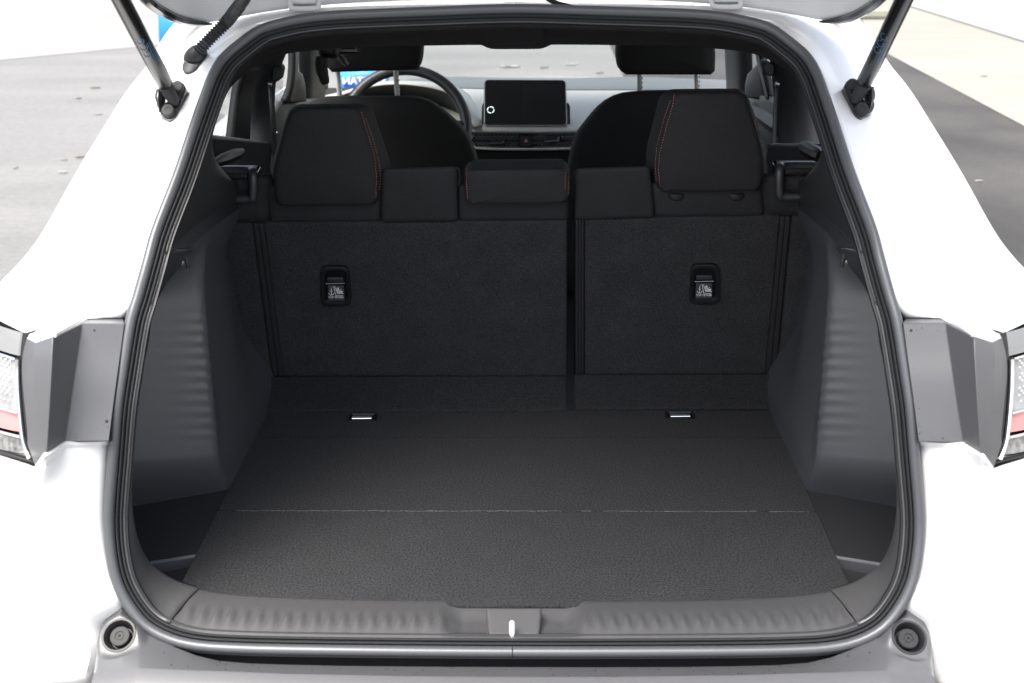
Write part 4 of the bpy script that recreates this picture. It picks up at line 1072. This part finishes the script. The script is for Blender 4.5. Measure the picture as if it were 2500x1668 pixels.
def tether(parent, cx, cy, sk):
    """Rounded frame, recess, bar and printed tag of a child seat anchor."""
    W2, H2 = 37, 48
    def q(dx, dy, o=0.0): return SP(cx + dx + dy * sk, cy + dy, o)
    ol = rounded([q(-W2 + 3, -H2), q(W2 - 3, -H2), q(W2, H2), q(-W2, H2)], .016, 8); c = sum(ol, V()) / len(ol)
    def rg(f, o, fz=None): return [c + (p - c) * f + SN * o for p in ol]
    g = MB(); g.grid([rg(1.02, .0005), rg(1.0, .0070), rg(.94, .0080), rg(.80, .0066), rg(.75, .0034), rg(.72, .001)], cu=True)
    an = g.build('tether_anchor', M['black'], parent)
    g = MB(); g.cap(rg(.76, .0030)); g.build('anchor_recess', M['gloss'], an)
    pillow(q(-20, -15, .0060), q(18, -15, .0060), q(19, -6, .0045), q(-20, -6, .0045), .004, .0012, .0, 6, 4).build('anchor_block', M['tag'], an)
    g = MB(); g.tube([q(-24, -2, .0095), q(22, -3, .0095)], .0013, 8); g.build('anchor_bar', M['steel'], an)
    tg_ = [q(-20, 2, .0035), q(19, 2, .0035), q(19.5, 40, .0095), q(-21, 40, .0095)]
    pillow(*tg_, .006, .0012, .0, 8, 8).build('tether_tag', M['tag'], an)
    tn = (tg_[1] - tg_[0]).cross(tg_[3] - tg_[0]).normalized()
    if tn.dot(CAM - tg_[0]) < 0: tn = -tn
    def T(u, v): return tg_[0].lerp(tg_[1], u).lerp(tg_[3].lerp(tg_[2], u), v) + tn * .0007
    s = MB(); rr_ = .00052
    def ln(*uv, r=rr_): s.tube([T(*p) for p in uv], r, 5)
    ln((.22, .30), (.22, .60)); ln((.14, .36), (.30, .36)); ln((.05, .47), (.08, .53), (.15, .60), (.22, .62), (.29, .60), (.36, .53), (.39, .47)); ln((.22, .22), (.22, .27), r=.0008)
    ln((.22, .18), (.225, .20)); ln((.25, .10), (.26, .12)); ln((.31, .05), (.32, .06)); ln((.49, .05), (.50, .06)); ln((.54, .11), (.55, .12))
    ln((.37, .08), (.42, .07), (.46, .14), (.60, .52), (.97, .50), (.91, .65), (.49, .65), (.37, .08))
    ln((.56, .18), (.64, .46), (.90, .46), r=.0008); ln((.66, .22), (.70, .36), (.92, .38), r=.001); ln((.76, .30), (.84, .24)); s.lathe(T(.66, .17), tn, [(.0014, 0), (.0012, .0004), (.00001, .0005)], 10)
    s.build('tether_symbol', M['white'], an)
    lettering('TOP TETHER', T(.5, .76), tg_[1] - tg_[0], tg_[0] - tg_[3], .0052, M['white'], an)

wide = empty('rear_seat', (-.2, .87, .66), 'wide left section of split rear seat back with two headrests, one of them low', 'car seat', 'rear seat backs')
narrow = empty('rear_seat', (.3, .87, .66), 'narrow right section of split rear seat back with one slightly raised headrest', 'car seat', 'rear seat backs')
def cushion(parent, name, pts, mt, o=0.0, thick=.05, edge_=.012, bulge=.004, nu=26, nv=26):
    return pillow(*sq(*pts, o), thick, edge_, bulge, nu, nv, None, Vector((0, 1, -0.20)) if thick > .035 else None).build(name, mt, parent, angle=60)
cushion(wide, 'seat_core', ((505, 470), (1386, 450), (1386, 940), (560, 940)), M['fabric'], -.012, .08, .02, 0)
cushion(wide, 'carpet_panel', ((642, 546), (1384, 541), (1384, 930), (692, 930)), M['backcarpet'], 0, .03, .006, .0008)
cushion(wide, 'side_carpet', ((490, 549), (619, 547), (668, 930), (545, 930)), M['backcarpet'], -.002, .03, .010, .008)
cushion(wide, 'elastic_strip', ((617, 547), (630, 547), (680, 930), (666, 930)), M['strip'], .001, .01, .003, 0, 4, 10)
cushion(wide, 'elastic_strip', ((630, 547), (643, 547), (694, 930), (680, 930)), M['strip'], .001, .01, .003, 0, 4, 10)
cushion(wide, 'shoulder_cushion', ((530, 424), (668, 424), (658, 548), (490, 550)), M['fabric'], .0, .06, .022, .006)
cushion(wide, 'lower_cushion', ((645, 450), (938, 450), (926, 545), (655, 547)), M['fabric'], -.002, .06, .012, .004)
cushion(wide, 'shoulder_cushion', ((931, 411), (1116, 406), (1118, 542), (929, 544)), M['fabric'], .008, .09, .010, .003)
cushion(wide, 'lower_cushion', ((1117, 450), (1389, 450), (1388, 541), (1119, 542)), M['fabric'], .0, .06, .012, .004)
cushion(narrow, 'seat_core', ((1404, 450), (2010, 450), (1965, 940), (1404, 940)), M['fabric'], -.012, .08, .02, 0)
cushion(narrow, 'carpet_panel', ((1428, 536), (1906, 530), (1868, 930), (1428, 930)), M['backcarpet'], 0, .03, .006, .0008)
for x in (1405, 1412, 1419):
    cushion(narrow, 'edge_piping', ((x, 537), (x + 7, 537), (x + 7, 930), (x, 930)), M['strip'], .0, .01, .0025, 0, 4, 10)
cushion(narrow, 'side_carpet', ((1931, 530), (2040, 528), (1985, 930), (1893, 930)), M['backcarpet'], -.002, .03, .010, .008)
cushion(narrow, 'elastic_strip', ((1906, 531), (1918, 531), (1880, 930), (1867, 930)), M['strip'], .001, .01, .003, 0, 4, 10)
cushion(narrow, 'elastic_strip', ((1918, 531), (1931, 531), (1893, 930), (1880, 930)), M['strip'], .001, .01, .003, 0, 4, 10)
cushion(narrow, 'shoulder_cushion', ((1404, 411), (1588, 405), (1600, 532), (1404, 539)), M['fabric'], .008, .09, .010, .003)
cushion(narrow, 'lower_cushion', ((1585, 445), (1862, 443), (1868, 530), (1598, 533)), M['fabric'], -.002, .06, .012, .004)
cushion(narrow, 'shoulder_cushion', ((1850, 424), (2010, 418), (2030, 530), (1869, 531)), M['fabric'], .0, .06, .022, .006)
hl_ = headrest(wide, [(705, 262), (876, 260), (922, 415), (922, 502), (672, 506), (664, 415)], None, 1.17, .115, .020,
               [([(707, 276), (691, 309), (676, 363), (667, 408), (666, 437), (673, 493)], M['threadp']), ([(882, 274), (896, 321), (914, 381), (919, 432), (917, 492)], M['thread']),
                ([(893, 289), (911, 342), (926, 402), (929, 432), (926, 470)], M['threadp'])])
hr_ = headrest(narrow, [(1643, 224), (1822, 222), (1866, 375), (1862, 469), (1608, 471), (1606, 380)], None, 1.17, .115, .020,
               [([(1646, 232), (1643, 256), (1628, 306), (1611, 375), (1608, 414), (1612, 458)], M['thread']), ([(1637, 246), (1622, 289), (1604, 357), (1600, 402), (1603, 448)], M['threadp']),
                ([(1830, 248), (1851, 303), (1864, 357), (1867, 402), (1860, 455)], M['threadp'])])
hc_ = headrest(wide, [(1134, 416), (1388, 413), (1392, 496), (1133, 498)], None, 1.03, .085, .030,
               [([(1140, 400), (1139, 447), (1142, 490)], M['thread']), ([(1131, 420), (1131, 482)], M['threadp']), ([(1381, 402), (1379, 484)], M['thread']), ([(1388, 430), (1387, 480)], M['threadp'])], bulge=.004, zback=1.02, hdir=.06)
for x in (1650, 1796):
    g = MB(); c = SP(x, 474, -.01); g.lathe(c, SU, [(.0001, .008), (.016, .008), (.018, .004), (.018, -.002), (.014, -.006)], 18); g.build('headrest_guide', M['bolt'], hr_)
    g = MB(); g.tube([c, c + SU * .06], .005, 10); g.build('headrest_post', M['chrome'], hr_)
tether(wide, 820, 695, .045); tether(narrow, 1720, 690, -.02)
# flaps at the foot of the seat back
for par, x0, x1, x2, x3, yt, yb in ((wide, 628, 1384, 1386, 640, 917, 1004), (narrow, 1400, 1925, 1912, 1402, 912, 999)):
    tl, tr = SP(x0, yt, .012), SP(x1, yt - 2, .012); br_, bl = PZ(x2, yb - 2, FZ + .004), PZ(x3, yb, FZ + .004)
    pillow(tl, tr, br_, bl, .006, .006, -.002, 20, 10).build('seat_flap', M['flap'], par, angle=60)
# plastic belt guides on the shoulders
def guide(parent, X0, X1, y0, y1, inner):
    """Rounded plastic frame round a recess; inner is the side with the thick upright."""
    o_ = .018
    xs0, xs1 = (X0, X1)
    fr = MB(); t_ = .012
    up_x = X1 - 11 if inner > 0 else X0 + 11
    pth = [SP(X0 if inner > 0 else X1, y0 + 5, -.02), SP(up_x - 10 * inner, y0 + 5, -.02), SP(up_x, y0 + 14, .006), SP(up_x, y1 - 16, o_), SP(up_x - 12 * inner, y1 - 7, o_), SP(X0 if inner > 0 else X1, y1 - 7, o_)]
    fr.tube(spans(rounded(pth, .008, 4)[6:-6] if False else pth, 6), t_ * .72, 12)
    gd = fr.build('belt_guide', M['clad'] if False else M['trim'], parent)
    pillow(SP(X0, y0 + 8, -.012), SP(X1, y0 + 8, -.012), SP(X1, y1 - 6, -.004), SP(X0, y1 - 6, -.004), .03, .006, 0, 6, 6).build('guide_recess', M['gloss'], gd)
    g = MB(); a_, b2 = (X0 + 4, up_x - 12) if inner > 0 else (up_x + 12, X1 - 4)
    g.tube([SP(a_, y0 + 16, .002), SP(b2, y0 + 16, .002)], .0065, 10); g.build('guide_roller', M['bolt'], gd)
    g = MB(); g.tube([SP(a_, y1 - 20, .006), SP(b2, y1 - 20, .006)], .003, 8); g.build('guide_rib', M['bolt'], gd)
guide(wide, 533, 628, 413, 493, 1); guide(narrow, 1893, 2000, 402, 487, -1)

# ------------------------------------------------------------------ front seats
def front_seat(outl, yd, hrest, posts, label, ytops):
    root = empty('front_seat', (PY(*outl[len(outl) // 2][:2], yd).x, yd, .35), label, 'car seat', 'front seats')
    fn = V((0, -1, -.22)).normalized(); fu = V((0, -.22, 1)).normalized(); o0 = V((0, yd, 1.0))
    def FP(px, py, o=0.0):
        d = ray(px, py); q = o0 + fn * o; return CAM + d * ((q - CAM).dot(fn) / d.dot(fn))
    ol = resample(spans([FP(*p) for p in outl], 5, True), 90, True)
    stack(ol, fn, [(.80, .80, .006), (.93, .95, .002), (.985, .985, -.010), (1, 1, -.03), (1.015, 1.0, -.08), (.99, .98, -.12), (.9, .9, -.14)], bd=V((0, 1, -.14))).build('backrest', M['fabricf'], root, angle=70)
    ho = resample(spans(rounded([FP(*p, .01) for p in hrest], .03, 6), 3, True), 72, True)
    hd_ = stack(ho, fn, [(.7, .7, .008), (.93, .93, .003), (.99, .99, -.012), (1.0, 1.0, -.03), (1.0, 1.0, -.09), (.9, .9, -.12)], bd=V((0, 1, -.05))).build('headrest', M['fabricf'], root, angle=70)
    for (x0, y0, x1, y1) in posts:
        a_, b2 = FP(x0, y0, -.045), FP(x1, y1, -.045)
        g = MB(); g.tube([a_ + (a_ - b2) * .3, a_, b2, b2 + (b2 - a_) * .3], .0062, 12)
        for k_ in range(5):
            q = a_.lerp(b2, .2 + .16 * k_); g.tube([q + V((.0035, -.003, 0)), q + V((.0075, -.003, 0))], .0026, 6)
        g.build('headrest_post', M['post'], hd_)
        g = MB(); g.lathe(b2 - (a_ - b2).normalized() * .012, (a_ - b2).normalized(), [(.018, -.004), (.018, .002), (.014, .006), (.0, .006)], 16); g.build('post_collar', M['bolt'], hd_)
    return root
front_seat([(700, 330), (722, 275), (750, 250), (780, 237), (830, 234), (920, 234), (1004, 235), (1050, 248), (1096, 284), (1131, 320), (1148, 352), (1162, 400), (1175, 480), (1180, 600), (1170, 720), (700, 720), (690, 600), (690, 450)], 1.72,
           [(790, 70), (1018, 70), (1030, 110), (1026, 150), (1018, 172), (800, 178), (790, 140)], [(823, 160, 829, 232), (965, 156, 970, 232)],
           'black front seat behind the steering wheel, headrest raised on two steel posts', 234)
front_seat([(1388, 430), (1394, 388), (1407, 336), (1428, 303), (1467, 257), (1503, 233), (1545, 223), (1640, 219), (1740, 219), (1790, 228), (1830, 260), (1862, 320), (1880, 400), (1885, 600), (1870, 720), (1380, 720), (1375, 600), (1378, 500)], 1.72,
           [(1520, 70), (1738, 70), (1750, 120), (1748, 178), (1735, 184), (1512, 184), (1505, 120)], [(1561, 154, 1562, 223), (1700, 153, 1702, 219)],
           'black front passenger seat, headrest raised on two steel posts beside the bare dashboard', 219)

# ------------------------------------------------------------------ seat belts
def belt(pts, wpx, anchor, label, buckle=None):
    root = empty('seat_belt', P3(pts[0]), label, 'seat belt', 'front seat belts')
    c = curve([P3(t) for t in pts], 16); hw_ = wpx * .5 * mpp(c[0])
    g = MB(); g.grid([[p + V((-hw_, 0, 0)) for p in c], [p + V((hw_, .01, 0)) for p in c]]); g.build('webbing', M['strip'], root, thick=.0015)
    a_ = [P3(t) for t in anchor]; cc = sum(a_, V()) / len(a_)
    stack(rounded(a_, .012), V((0, -1, 0)), [(.8, .8, .02), (1, 1, .012), (1, 1, -.03)]).build('anchor_cover', M['bolt'], root)
    g = MB(); g.tube([P3((pts[0][0] - 4, pts[0][1], pts[0][2])), P3((pts[0][0] + 5, pts[0][1] + 2, pts[0][2]))], .006, 10); g.build('belt_guide_loop', M['steel'], root)
    if buckle: 
        g = MB(); g.tube([P3(t) for t in buckle], [.012, .018, .016], 10); g.build('belt_anchor', M['tag'], root)
belt([(659, 205, 1.5), (664, 260, 1.48), (667, 310, 1.46), (670, 380, 1.44)], 10, [(668, 160, 1.52), (680, 155, 1.52), (692, 166, 1.52), (686, 196, 1.52), (668, 200, 1.52)], 'black front seat belt hanging beside the left door pillar')
belt([(1897, 205, 1.5), (1893, 260, 1.49), (1891, 310, 1.47), (1888, 375, 1.45)], 10, [(1858, 152, 1.52), (1873, 146, 1.52), (1888, 158, 1.52), (1886, 186, 1.52), (1866, 182, 1.52)], 'black front seat belt running down beside the right door pillar', [(1888, 366, 1.44), (1884, 382, 1.43), (1892, 400, 1.42)])
hb_ = empty('hanging_belt', PY(800, 120, .95), 'folded black centre seat belt with metal tongues hanging from the roof lining', 'seat belt')
g = pillow(PY(770, 105, .95), PY(826, 105, .95), PY(822, 146, .95), PY(774, 140, .95), .03, .01, .004, 8, 8); g.build('belt_cover', M['black'], hb_)
g = MB(); g.tube(spans([PY(786, 140, .94), PY(784, 165, .94), PY(790, 188, .94), PY(795, 206, .94)], 4), [.012, .014, .014, .014, .013, .012, .012, .011, .010, .010, .009, .008, .006], 8); g.build('webbing', M['strip'], hb_)
g = MB(); g.tube([PY(795, 208, .94), PY(799, 217, .94)], .003, 8); g.build('belt_end_clip', M['steel'], hb_)
g = stack(rounded([PY(824, 121, .93), PY(872, 119, .93), PY(878, 128, .93), PY(874, 131, .93), PY(826, 130, .93)], .003), V((0, -1, .1)).normalized(), [(.9, .9, .002), (1, 1, .0), (1, 1, -.003)]); g.build('buckle_tongue', M['gloss'], hb_)
g = MB(); g.tube([PY(843, 118, .925), PY(868, 118, .925)], .0025, 6); g.tube([PY(830, 129, .925), PY(873, 129.5, .925)], .0016, 6); g.tube([PY(873, 129.5, .925), PY(878, 124, .925)], .0016, 6); g.build('tongue_plate', M['steel'], hb_)
g = stack(rounded([PY(824, 131, .92), PY(838, 133, .92), PY(851, 156, .92), PY(849, 166, .92), PY(838, 160, .92), PY(822, 142, .92)], .003), V((0, -1, .1)).normalized(), [(.9, .9, .002), (1, 1, .0), (1, 1, -.003)]); g.build('buckle_tongue', M['gloss'], hb_)
g = MB(); g.tube([PY(826, 134, .915), PY(836, 150, .915), PY(848, 163, .915), PY(852, 155, .915)], .0014, 6); g.tube([PY(832, 138, .915), PY(842, 150, .915)], .001, 6); g.build('tongue_plate', M['steel'], hb_)

# ------------------------------------------------------------------ banners and scraps outside
bp0 = PZ(935, 232, 0)
bn = empty('banner', (bp0.x, bp0.y, 0), 'blue banner with white letters showing in reverse beyond the windshield', 'banner', 'blue banners')
yb = bp0.y
tlb, trb, brb, blb = PY(832, 168, yb), PY(946, 168, yb), PY(946, 230, yb), PY(832, 232, yb)
g = MB(); g.add([tlb, trb, brb, blb], [(0, 1, 2, 3)]); g.build('banner_sheet', M['blue'], bn, thick=.02)
cel = PY(889, 205, yb - .03); ex, ez = 52 * mpp(cel), 23 * mpp(cel)
g = MB(); g.cap([cel + V((ex * math.cos(a), 0, ez * math.sin(a))) for a in [2 * math.pi * i / 40 for i in range(40)]]); g.build('printed_oval', M['bluedark'], bn, thick=.004)
lettering('SPARTAN', PY(889, 198, yb - .045), V((1, 0, 0)), V((0, 0, 1)), 25 * mpp(cel), M['white'], bn, flipx=True)
for xx in (-1, 1):
    MB().tube([cel + V((xx * 54 * mpp(cel), .03, -cel.z)), cel + V((xx * 54 * mpp(cel), .03, .2))], .02, 8).build('banner_post', M['steel'], bn)
q = PY(388, 108, 9.0)
bn2 = empty('banner', (q.x + .3, 9.0, 0), 'plain light blue upright banner left of the raised tailgate corner', 'banner', 'blue banners')
g = MB(); g.add([PY(385, -60, 9.0), PY(500, -60, 9.0), V((PY(500, 60, 9.0).x, 9.0, q.z - .1)), V((q.x, 9.0, q.z - .1))], [(0, 1, 2, 3)]); g.build('banner_sheet', M['blue'], bn2, thick=.02)
MB().tube([V((q.x + .6, 9.03, 0)), V((q.x + .6, 9.03, q.z + .6))], .02, 8).build('banner_post', M['steel'], bn2)

def scrap(px, py, s, mt, nm, lab, rot, zz=.012, grp='scraps and leaves on the lot'):
    s *= .5; c = PZ(px, py, zz); g = MB(); n = 9; rnd = random.Random(px)
    A = [c + V((s * t * math.cos(rot), s * t * math.sin(rot), 0)) for t in [-1 + 2 * i / (n - 1) for i in range(n)]]
    w_ = [s * .30 * math.sin(math.pi * (i + .15) / (n - .7)) * rnd.uniform(.75, 1.1) for i in range(n)]
    pr = V((-math.sin(rot), math.cos(rot), 0))
    g.grid([[p + pr * q + V((0, 0, .16 * s * rnd.random())) for p, q in zip(A, w_)], [p + V((0, 0, -.006)) for p in A], [p - pr * q + V((0, 0, .10 * s * rnd.random())) for p, q in zip(A, w_)]])
    o = g.build(nm, mt, thick=.002); o['label'] = lab; o['category'] = 'leaf' if 'leaf' in nm else 'scrap'; o['group'] = grp
scrap(233, 214, .085, M['leaf'], 'fallen_leaf', 'longer of two dry leaves lying left of the left strut bracket', .2)
scrap(192, 240, .06, M['leaf'], 'fallen_leaf', 'shorter dry leaf lying just below a longer one left of the strut', .9)
scrap(195, 383, .06, M['leaf'], 'fallen_leaf', 'dry leaf close against the white car flank at lower left', .5)
scrap(240, 278, .07, M['leafw'], 'paper_scrap', 'white scrap on the asphalt level with the left strut bolts', .1)
scrap(155, 389, .05, M['leafw'], 'paper_scrap', 'white scrap beside the leaf nearest the white car flank', .3)
scrap(38, 409, .05, M['leafw'], 'paper_scrap', 'white scrap nearest the left edge of the photo', 1.2)
scrap(153, 420, .06, M['leafw'], 'paper_scrap', 'white scrap lowest on the left asphalt', .0)
scrap(1245, 163, .20, M['leafw'], 'paper_scrap', 'long white scrap seen through the windshield above the screen', .05)
scrap(1395, 158, .12, M['leafw'], 'paper_scrap', 'white scrap through the windshield nearer the passenger headrest', .1)
scrap(1328, 165, .10, M['leaf'], 'fallen_leaf', 'brown leaf through the windshield between two white scraps', .6)
scrap(1465, 178, .08, M['leaf'], 'fallen_leaf', 'small dark leaf just left of the passenger headrest', .3)
scrap(2402, 186, .07, M['leaf'], 'fallen_leaf', 'tan leaf alone on the pale concrete pavement', .2)
scrap(2390, 441, .05, M['leafw'], 'paper_scrap', 'white scrap on the dark asphalt at right', .2)
